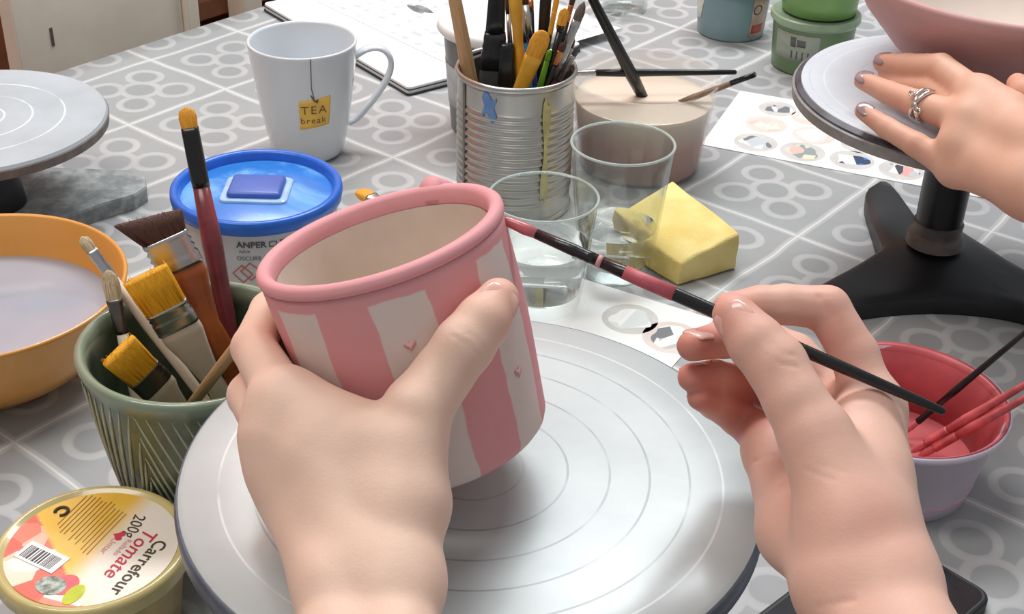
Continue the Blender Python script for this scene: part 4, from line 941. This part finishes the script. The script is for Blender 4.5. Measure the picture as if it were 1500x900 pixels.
class Field:
    def __init__(s, lo, hi, h):
        s.h = h; s.org = np.array(lo) - .6; n = np.ceil((np.array(hi) + .6 - s.org) / h).astype(int) + 1
        s.n = n; s.f = np.full(n, 1.5, np.float32)
        s.ax = [s.org[q] + h * np.arange(n[q]) for q in range(3)]
    def cone(s, f, a, b, r1, r2, k, m=1.5):
        a, b = np.array(a), np.array(b); R = max(r1, r2) + m
        lo = np.minimum(a, b) - R; hi = np.maximum(a, b) + R
        i0 = [max(0, int((lo[q] - s.org[q]) / s.h)) for q in range(3)]; i1 = [min(s.n[q], int((hi[q] - s.org[q]) / s.h) + 2) for q in range(3)]
        if any(i1[q] <= i0[q] for q in range(3)): return
        X, Y, Z = np.meshgrid(*[s.ax[q][i0[q]:i1[q]] for q in range(3)], indexing='ij')
        d = b - a; L2 = d @ d + 1e-9
        t = np.clip(((X - a[0]) * d[0] + (Y - a[1]) * d[1] + (Z - a[2]) * d[2]) / L2, 0, 1)
        dist = np.sqrt((X - a[0] - t * d[0]) ** 2 + (Y - a[1] - t * d[1]) ** 2 + (Z - a[2] - t * d[2]) ** 2) - (r1 + (r2 - r1) * t)
        sl = tuple(slice(i0[q], i1[q]) for q in range(3)); f[sl] = smin(f[sl], np.minimum(dist, 1.5), k)
    def march(s, u, v):
        d = ray(u, v); p0 = np.array([0, 0, CAMH]); prev = None
        for tt in np.arange(30, 120, s.h * .5):
            p = p0 + d * tt; i = ((p - s.org) / s.h).astype(int)
            if (i < 0).any() or (i >= s.n).any(): continue
            if s.f[tuple(i)] < 0: return p
        return None
def skin_mat(name, rgb, red):
    t = NT(name); at = t.n('ShaderNodeAttribute', attribute_name='flush')
    n = t.noise(30, 4, .6); c = lin(rgb)
    col = t.mix(t.ramp(n, .3, .75), tuple(x * .95 for x in c), tuple(min(1, x * 1.04) for x in c))
    col = t.mix(t.math('MULTIPLY', at.outputs['Fac'], .85), col, lin(red))
    t.set(color=col, rough=.5, spec=.35, sss=.12); t.b.inputs['Subsurface Radius'].default_value = (1, .35, .2); t.b.inputs['Subsurface Scale'].default_value = .004
    v = t.n('ShaderNodeTexVoronoi'); v.inputs['Scale'].default_value = 900; t.link(t.coord(), v.inputs['Vector'])
    t.bump(t.math('ADD', t.noise(220, 3), t.math('MULTIPLY', v.outputs['Distance'], .5)), .12, .0006); return t.m
HANDS = {}
def hand(name, label, palm, fingers, m, flush=(), creases=(), h=.13, kp=.9, kf=.4, base=None, extra_k=.12, smooth_it=2):
    """palm: list of (A, B, r1, r2) cones; fingers: list of chains [(P, r), ...]; all in cm"""
    pts = [np.array(p) for c in palm for p in c[:2]] + [np.array(p) for f in fingers for p, r in f]
    R = 2.6; lo = np.min(pts, 0) - R; hi = np.max(pts, 0) + R
    fd = Field(lo, hi, h); fp = fd.f; ff = np.full(fd.n, 1.5, np.float32)
    for A, B, r1, r2 in palm: fd.cone(fp, A, B, r1, r2, kp)
    for ch in fingers:
        one = np.full(fd.n, 1.5, np.float32)
        for (A, r1), (B, r2) in zip(ch[:-1], ch[1:]): fd.cone(one, A, B, r1, r2, .18)
        ff = smin(ff, one, extra_k)
    fd.f = smin(fp, ff, kf)
    V, Fc = surface_nets(fd.f, fd.org, h)
    # relax
    E_ = np.concatenate([Fc[:, [0, 1]], Fc[:, [1, 2]], Fc[:, [2, 3]], Fc[:, [3, 0]]])
    for _ in range(smooth_it):
        s = np.zeros_like(V); c = np.zeros(len(V))
        np.add.at(s, E_[:, 0], V[E_[:, 1]]); np.add.at(s, E_[:, 1], V[E_[:, 0]]); np.add.at(c, E_[:, 0], 1); np.add.at(c, E_[:, 1], 1)
        V = V * .4 + .6 * s / c[:, None]
    # normals from the field, then skin creases
    n1 = np.cross(V[Fc[:, 2]] - V[Fc[:, 0]], V[Fc[:, 3]] - V[Fc[:, 1]]); N = np.zeros_like(V)
    for q in range(4): np.add.at(N, Fc[:, q], n1)
    N /= np.linalg.norm(N, axis=1)[:, None] + 1e-9
    for pl, wd, dp in creases:
        P = [fd.march(u, v) for u, v in pl]; P = [p for p in P if p is not None]
        best = np.full(len(V), 9.)
        for A, B in zip(P[:-1], P[1:]):
            d = B - A; tt = np.clip(((V - A) @ d) / (d @ d + 1e-9), 0, 1); best = np.minimum(best, np.linalg.norm(V - A - tt[:, None] * d, axis=1))
        V = V - N * (dp * np.exp(-(best / wd) ** 2))[:, None]
    base = np.array(base if base is not None else V.mean(0))
    o = mk(name, ([tuple(p) for p in (V - base)], [tuple(q) for q in Fc]), m, loc=base)
    me = o.data
    fl = np.zeros(len(V))
    for P, r, s in flush: fl = np.maximum(fl, s * np.exp(-(np.linalg.norm(V - np.array(P), axis=1) / r) ** 2))
    at = me.attributes.new('flush', 'FLOAT', 'POINT'); at.data.foreach_set('value', fl.astype(np.float32))
    tag(o, label, 'hand'); HANDS[name] = (o, base, fd)
    return o, base
def nail(o, base, tip, prev, r, up, m, length=1.05, width=.92, back=.35, lift=0.0, name='nail', tipext=.12):
    tip, prev = np.array(tip, float), np.array(prev, float); z = tip - prev; z /= np.linalg.norm(z)
    n = np.array(up, float); n -= z * (n @ z); n /= np.linalg.norm(n); x = np.cross(n, z)
    V, Fc = [], []; NX, NZ = 10, 10; W = r * width
    for lay in (0, 1):
        for j in range(NZ + 1):
            for i in range(NX + 1):
                s = i / NX * 2 - 1; t_ = j / NZ
                wz = W * (.86 + .14 * math.sin(math.pi * min(1, t_ * 1.2 + .1))) * (1 if t_ < .8 else math.sqrt(max(.05, 1 - ((t_ - .8) / .2) ** 2 * .75))) * (1 if t_ > .15 else (.75 + .25 * t_ / .15))
                a = s * 1.05
                xx = wz * math.sin(a) / math.sin(1.05); hh = r * .93 - wz * .55 * (1 - math.cos(a)) + lift + lay * .035 - .10 * max(0, t_ - .55) ** 2 / .2 * r * 1.5 - .03 * (1 - t_)
                zz = -back - .25 * r + (length + tipext) * (t_ - .25)
                p = tip + x * xx + n * hh + z * zz - base; V.append(tuple(p))
    M = (NX + 1) * (NZ + 1)
    for j in range(NZ):
        for i in range(NX):
            a = j * (NX + 1) + i; Fc.append((M + a, M + a + 1, M + a + NX + 2, M + a + NX + 1)); Fc.append((a, a + NX + 1, a + NX + 2, a + 1))
    for i in range(NX):
        for a, b in ((i, i + 1), (NZ * (NX + 1) + i, NZ * (NX + 1) + i + 1)): Fc.append((a, b, M + b, M + a))
    for j in range(NZ):
        for a in (j * (NX + 1), j * (NX + 1) + NX): Fc.append((a, a + NX + 1, M + a + NX + 1, M + a))
    return mk(name, (V, Fc), m, o)
mskinL = skin_mat('fair_skin', (238, 204, 184), (224, 152, 134)); mskinR = skin_mat('rosy_skin', (230, 186, 168), (204, 112, 100)); mskinW = skin_mat('tan_skin', (220, 174, 150), (208, 140, 120))
mnail = mat('bare_nail', (236, 186, 170), .25, .05, 60, coat=.4); mnailg = mat('mauve_grey_polish', (150, 128, 132), .18, .1, 60, coat=.6)
CAMP = np.array([0, 0, CAMH])
def toward(p): d = CAMP - np.array(p); return d / np.linalg.norm(d)

# ---- left hand around the cup (back of the hand to the viewer, thumb along the wall)
wr1, wr2 = D(500, 855, 47.6), D(578, 855, 47.2)
fa1, fa2 = wr1 + (D(492, 1100, 43.0) - wr1) * 3.6, wr2 + (D(580, 1100, 42.6) - wr2) * 3.6
im, mm_, rm, pm = D(418, 592, 51.2), D(405, 640, 50.9), D(414, 690, 50.8), D(430, 738, 50.6)
tm_, ti, tt_ = D(612, 600, 49.6), D(680, 505, 51.1), D(731, 437, 52.9)
cmc = D(592, 738, 48.6)
palm = [(fa1, wr1, 3.0, 1.35), (fa2, wr2, 3.0, 1.35), (wr1, wr2, 1.35, 1.35),
        (wr1, pm, 1.35, .98), (wr1, rm, 1.35, 1.03), (wr2, mm_, 1.35, 1.08), (wr2, im, 1.35, 1.13), (im, mm_, 1.15, 1.1), (mm_, rm, 1.1, 1.05), (rm, pm, 1.05, .95),
        (wr2, cmc, 1.35, 1.36), (cmc, D(585, 660, 49.2), 1.36, 1.22), (D(585, 660, 49.2), im, 1.05, .95), (D(540, 640, 49.6), im, 1.1, 1.05), (cmc, D(470, 660, 50.0), 1.4, 1.25)]
CX = np.array(qz(AX, xs).to_matrix())
def around(P, dphi, dz, r):
    """a point further round the cup wall, a finger radius off it"""
    q = CX.T @ (np.array(P) - CUPB); ph = math.atan2(q[1], q[0]) - math.radians(dphi); z = q[2] + dz; R_ = cup_r(min(max(z, 0), CL)) + r + .03
    return CUPB + CX @ np.array([R_ * math.cos(ph), R_ * math.sin(ph), z])
def gap(P, r): q = CX.T @ (np.array(P) - CUPB); return round(float(math.hypot(q[0], q[1]) - cup_r(min(max(q[2], 0), CL)) - r), 2), round(float(q[2]), 1), round(math.degrees(math.atan2(q[1], q[0])))
def curl(mcp, r0, pip, r1, r2, r3, a1=27, a2=50, dz=.35):
    return [(mcp, r0), (pip, r1), (around(pip, a1, dz, r2), r2), (around(pip, a1 + a2 * .45, dz * 1.3, r3 + .03), (r2 + r3) / 2), (around(pip, a2, dz * 1.5, r3), r3)]
def rest(u, v, r):
    """point on this sight line where a finger of radius r lies on the cup wall"""
    for dd in np.arange(44, 56, .04):
        if gap(D(u, v, dd), r)[0] <= .02: return D(u, v, dd)
    return D(u, v, 53.2)
ix = curl(im, 1.08, D(372, 510, 54.3), .90, .80, .66)
md = curl(mm_, 1.05, D(366, 580, 54.6), .90, .80, .66, 30, 55)
rg = curl(rm, 1.0, D(386, 648, 54.4), .86, .76, .62, 32, 58)
pk_ = curl(pm, .9, D(405, 705, 54.0), .74, .66, .54, 32, 56, .8)
ti, tt_ = rest(680, 506, 1.1), rest(730, 438, .8)
th = [(cmc, 1.36), (tm_, 1.28), (rest(648, 550, 1.1), 1.12), (ti, 1.12), (rest(708, 470, 1.0), 1.02), (tt_, .8)]
fl = [(tt_, 1.6, .75), (ti, .9, .35), (im, 1.3, .25), (D(372, 510, 54.3), 1.4, .4), (mm_, 1.0, .2), (rm, 1.0, .2), (D(378, 720, 51), 1.2, .3)]
cr = [([(672, 482), (690, 492), (712, 512)], .07, .05), ([(664, 492), (684, 505), (704, 524)], .07, .045)]
lh, lb_ = hand('hand', 'fair left hand gripping the striped cup with thumb along its side', palm, [ix, md, rg, pk_, th], mskinL, fl, cr, base=wr1)
nail(lh, lb_, tt_, ti, .86, toward(tt_) * .5 + np.array([.55, .1, .6]), mnail)

# ---- brush in the right hand
BT, BE = D(729, 318, 53.9), D(1384, 604, 50.2)
br_ = thing('detail_brush', 'slender black brush with pink paint stains held at the cup rim', 'brush', BE, qz(BT - BE)); L = float(np.linalg.norm(BT - BE))
mk('bristles', stack([(L - 1.75, .2, .2, 2), (L - 1.2, .25, .25, 2), (L - .5, .2, .2, 2), (L - .12, .1, .1, 2), (L, .02, .02, 2)], 20), mpaint, br_)
mk('ferrule', stack([(L - 4.3, .235, .235, 2), (L - 3.9, .25, .25, 2), (L - 3.85, .23, .23, 2), (L - 3.7, .25, .25, 2), (L - 3.6, .23, .23, 2), (L - 3.4, .25, .25, 2), (L - 1.7, .21, .21, 2)], 20), mat('black_ferrule', (34, 30, 32), .25, .4, 60), br_)
hd = mk('handle', stack([(0, .1, .1, 2), (.08, .15, .15, 2), (1.2, .19, .19, 2), (4, .235, .235, 2), (9, .27, .27, 2), (L - 6, .285, .285, 2), (L - 4.2, .24, .24, 2)], 20), mblk, br_)
mk('paint_stain', stack([(L - 7.6, .292, .292, 2), (L - 6.4, .296, .296, 2), (L - 5.5, .28, .28, 2)], 20), mat('dried_pink_stain', (196, 96, 108), .5, .2, 80), hd)
mk('paint_stain', stack([(L - 4.55, .258, .258, 2), (L - 4.35, .252, .252, 2)], 20), mat('pale_pink_stain', (214, 160, 160), .5, .2, 80), hd)

# ---- right hand: thumb and index pinch the brush, the other fingers curl below
def onb(s): return BT + (BE - BT) * s
wR1, wR2 = D(1250, 860, 47.2), D(1296, 852, 46.6)
fR1, fR2 = wR1 + (D(1350, 1120, 42.0) - wR1) * 3.6, wR2 + (D(1412, 1100, 41.4) - wR2) * 3.6
imR, mmR, rmR, pmR = D(1278, 600, 52.0), D(1240, 600, 54.0), D(1196, 625, 55.0), D(1132, 662, 54.4)
cmR, tmR, tiR, ttR = D(1250, 768, 47.8), D(1195, 640, 48.9), D(1137, 535, 49.9), D(1076, 462, 50.9)
palmR = [(fR1, wR1, 3.0, 1.65), (fR2, wR2, 3.0, 1.55), (wR1, wR2, 1.65, 1.55),
         (wR2, imR, 1.5, 1.12), (wR2, mmR, 1.5, 1.1), (wR1, rmR, 1.65, 1.1), (wR1, D(1168, 780, 50.6), 1.65, 1.35), (D(1168, 780, 50.6), pmR, 1.35, 1.15), (imR, mmR, 1.1, 1.05), (mmR, rmR, 1.05, 1.0), (rmR, pmR, 1.0, .92),
         (wR1, cmR, 1.7, 1.65), (cmR, tmR, 1.65, 1.2), (cmR, D(1255, 690, 50), 1.6, 1.3), (D(1270, 690, 49.8), D(1250, 620, 51.0), 1.2, .9)]
ixR = [(imR, 1.05), (D(1252, 520, 52.6), .92), (D(1212, 452, 53.0), .88), (D(1150, 446, 52.9), .78), (D(1112, 447, 52.8), .74), (D(1066, 452, 52.55), .62)]
mdR = [(mmR, 1.0), (D(1165, 520, 56.0), .88), (D(1122, 500, 56.2), .84), (D(1058, 497, 54.6), .76), (D(1014, 507, 53.0), .62)]
rgR = [(rmR, .98), (D(1140, 580, 57.0), .86), (D(1098, 565, 57.2), .8), (D(1046, 553, 55.4), .72), (D(1013, 553, 53.8), .58)]
pkR = [(pmR, 1.0), (D(1105, 630, 55.9), .82), (D(1080, 612, 56.4), .74), (D(1046, 592, 55.2), .62), (D(1024, 583, 54.0), .5)]
thR = [(cmR, 1.6), (tmR, 1.32), (D(1165, 588, 49.3), 1.14), (tiR, 1.14), (D(1108, 503, 50.3), 1.06), (ttR, .84)]
fl = [(ttR, 1.5, .55), (tiR, 1.0, .3), (D(1066, 452, 52.5), 1.5, .45), (D(1014, 507, 53), 1.9, .85), (D(1013, 553, 53.8), 1.8, .85), (D(1024, 583, 54), 1.8, .85), (D(1080, 612, 56), 2.2, .9), (D(1098, 565, 56), 2.0, .9), (D(1212, 452, 52.5), 1.0, .35),
      (D(1215, 500, 52), 1.6, .5), (D(1120, 680, 54), 2.0, .35), (tmR, 1.2, .2), (D(1290, 760, 46), 1.5, .25)]
cr = [([(1138, 650), (1170, 668), (1205, 684), (1240, 694)], .09, .028), ([(1142, 664), (1180, 688), (1222, 704)], .08, .022), ([(1075, 682), (1105, 676), (1140, 668)], .09, .08), ([(1068, 632), (1090, 615), (1112, 596)], .09, .08),
      ([(1160, 880), (1200, 888), (1250, 880)], .1, .05), ([(1200, 435), (1218, 462), (1216, 490)], .1, .06), ([(1128, 505), (1150, 520), (1168, 520)], .07, .04), ([(1120, 520), (1144, 534), (1170, 538)], .07, .04)]
rh, rb_ = hand('hand', 'rosy right hand pinching the black detail brush', palmR, [ixR, mdR, rgR, pkR, thR], mskinR, fl, cr, base=wR1)
nail(rh, rb_, ttR, tiR, .87, toward(ttR) + np.array([-.5, 0, .2]), mnail, 1.1, .86)
nail(rh, rb_, mdR[-1][0], mdR[-2][0], .64, np.array([-.2, -.1, 1.0]), mnail, .95, .9)
nail(rh, rb_, rgR[-1][0], rgR[-2][0], .6, np.array([-.6, -.2, .8]), mnail, .85, .9)
nail(rh, rb_, pkR[-1][0], pkR[-2][0], .52, np.array([-.7, -.2, .7]), mnail, .75, .9)

# ---- other person's hand steadying the pink bowl on the right wheel
wW1, wW2 = D(1520, 215, 79.5), D(1512, 272, 78.5)
fW1, fW2 = D(1700, 330, 72), D(1690, 390, 71)
iW, mW, rW, pW = D(1432, 142, 83.6), D(1418, 178, 82.6), D(1405, 212, 82.4), D(1400, 248, 82.6)
palmW = [(fW1, wW1, 2.3, 1.75), (fW2, wW2, 2.3, 1.75), (wW1, wW2, 1.8, 1.8), (wW1, iW, 1.7, 1.1), (wW1, mW, 1.7, 1.1), (wW2, rW, 1.6, 1.05), (wW2, pW, 1.6, 1.0), (iW, mW, 1.1, 1.05), (mW, rW, 1.05, 1.0), (rW, pW, 1.0, .95), (D(1475, 170, 82), iW, 1.5, 1.1)]
ixW = [(iW, 1.05), (D(1378, 98, 86.6), .86), (D(1330, 96, 89.2), .78), (D(1292, 92, 91.0), .64)]
mdW = [(mW, 1.05), (D(1345, 152, 85.6), .86), (D(1302, 136, 88.0), .76), (D(1264, 118, 89.8), .62)]
rgW = [(D(1425, 165, 83.6), .95), (D(1365, 130, 87.2), .82), (D(1325, 126, 89.5), .74), (D(1296, 118, 91.2), .6)]
pkW = [(pW, .95), (D(1342, 212, 84.0), .76), (D(1300, 188, 85.6), .68), (D(1264, 163, 86.9), .54)]
fl = [(ixW[-1][0], 2.0, .5), (mdW[-1][0], 2.0, .5), (pkW[-1][0], 2.4, .6), (pkW[1][0], 1.6, .4), (iW, 1.2, .25), (mW, 1.2, .25)]
wh, wb_ = hand('hand', 'tan hand with silver ring steadying the pink bowl', palmW, [ixW, mdW, rgW, pkW], mskinW, fl, [([(1300, 90), (1304, 100)], .1, .03)], h=.16, base=wW1)
for ch, r in ((ixW, .66), (mdW, .64), (pkW, .56)):
    nail(wh, wb_, ch[-1][0], ch[-2][0], r, toward(ch[-1][0]) * .8 + np.array([0, 0, .8]), mnailg, 1.0, .92)
mring = metal_mat('polished_silver', (236, 234, 232), .12, 80)
a, b = np.array(mdW[0][0]), np.array(mdW[1][0]); c = a + (b - a) * .86; dr = (b - a) / np.linalg.norm(b - a)
rgo = thing('finger_ring', 'twisted silver ring worn on the tan hand', 'ring', c, qz(dr, toward(c)))
def ringpath(ph, amp, r0): return [((r0) * math.cos(k * math.pi / 24), (r0) * math.sin(k * math.pi / 24), amp * math.sin(1.5 * k * math.pi / 24 + ph)) for k in range(49)]
for k, (ph, r0) in enumerate(((0, .98), (math.pi, 1.0))): mk('band', tube(ringpath(ph, .28, r0), .14, 10), mring, rgo)
for sx in (-1, 1): mk('spiral_end', tube([((1.06 - .0 * k), sx * .45 + .16 * math.cos(k * .45), sx * .45 + .2 * math.sin(k * .45)) for k in range(15)], .08, 8), mring, rgo)
# ---- that person's other hand at the near side of the bowl
q1, q2 = D(1640, 230, 78), D(1650, 290, 77)
palmX = [(D(1800, 420, 70), q1, 2.3, 1.9), (D(1800, 470, 70), q2, 2.3, 1.9), (q1, D(1575, 170, 80), 1.8, 1.2), (q2, D(1570, 215, 79.6), 1.8, 1.1), (D(1575, 170, 80), D(1570, 215, 79.6), 1.2, 1.1)]
fX = [[(D(1575, 170, 80), 1.05), (D(1530, 140, 81), .9), (D(1502, 135, 82), .84), (D(1490, 122, 83), .66)], [(D(1572, 195, 79.6), 1.0), (D(1535, 175, 80.4), .86), (D(1514, 165, 81.6), .8), (D(1503, 160, 82.6), .62)], [(D(1570, 215, 79.6), .95), (D(1540, 215, 80.4), .78), (D(1524, 205, 81.4), .7), (D(1514, 196, 82.2), .55)],
      [(D(1600, 160, 79.5), 1.1), (D(1570, 120, 80.5), .9), (D(1545, 95, 82), .66)]]
hand('hand', 'fingers of a second tan hand at the bowl rim near the ringed hand', palmX, fX, mskinW, [(fX[0][-1][0], 2, .5)], [], h=.2, base=q1)
#END
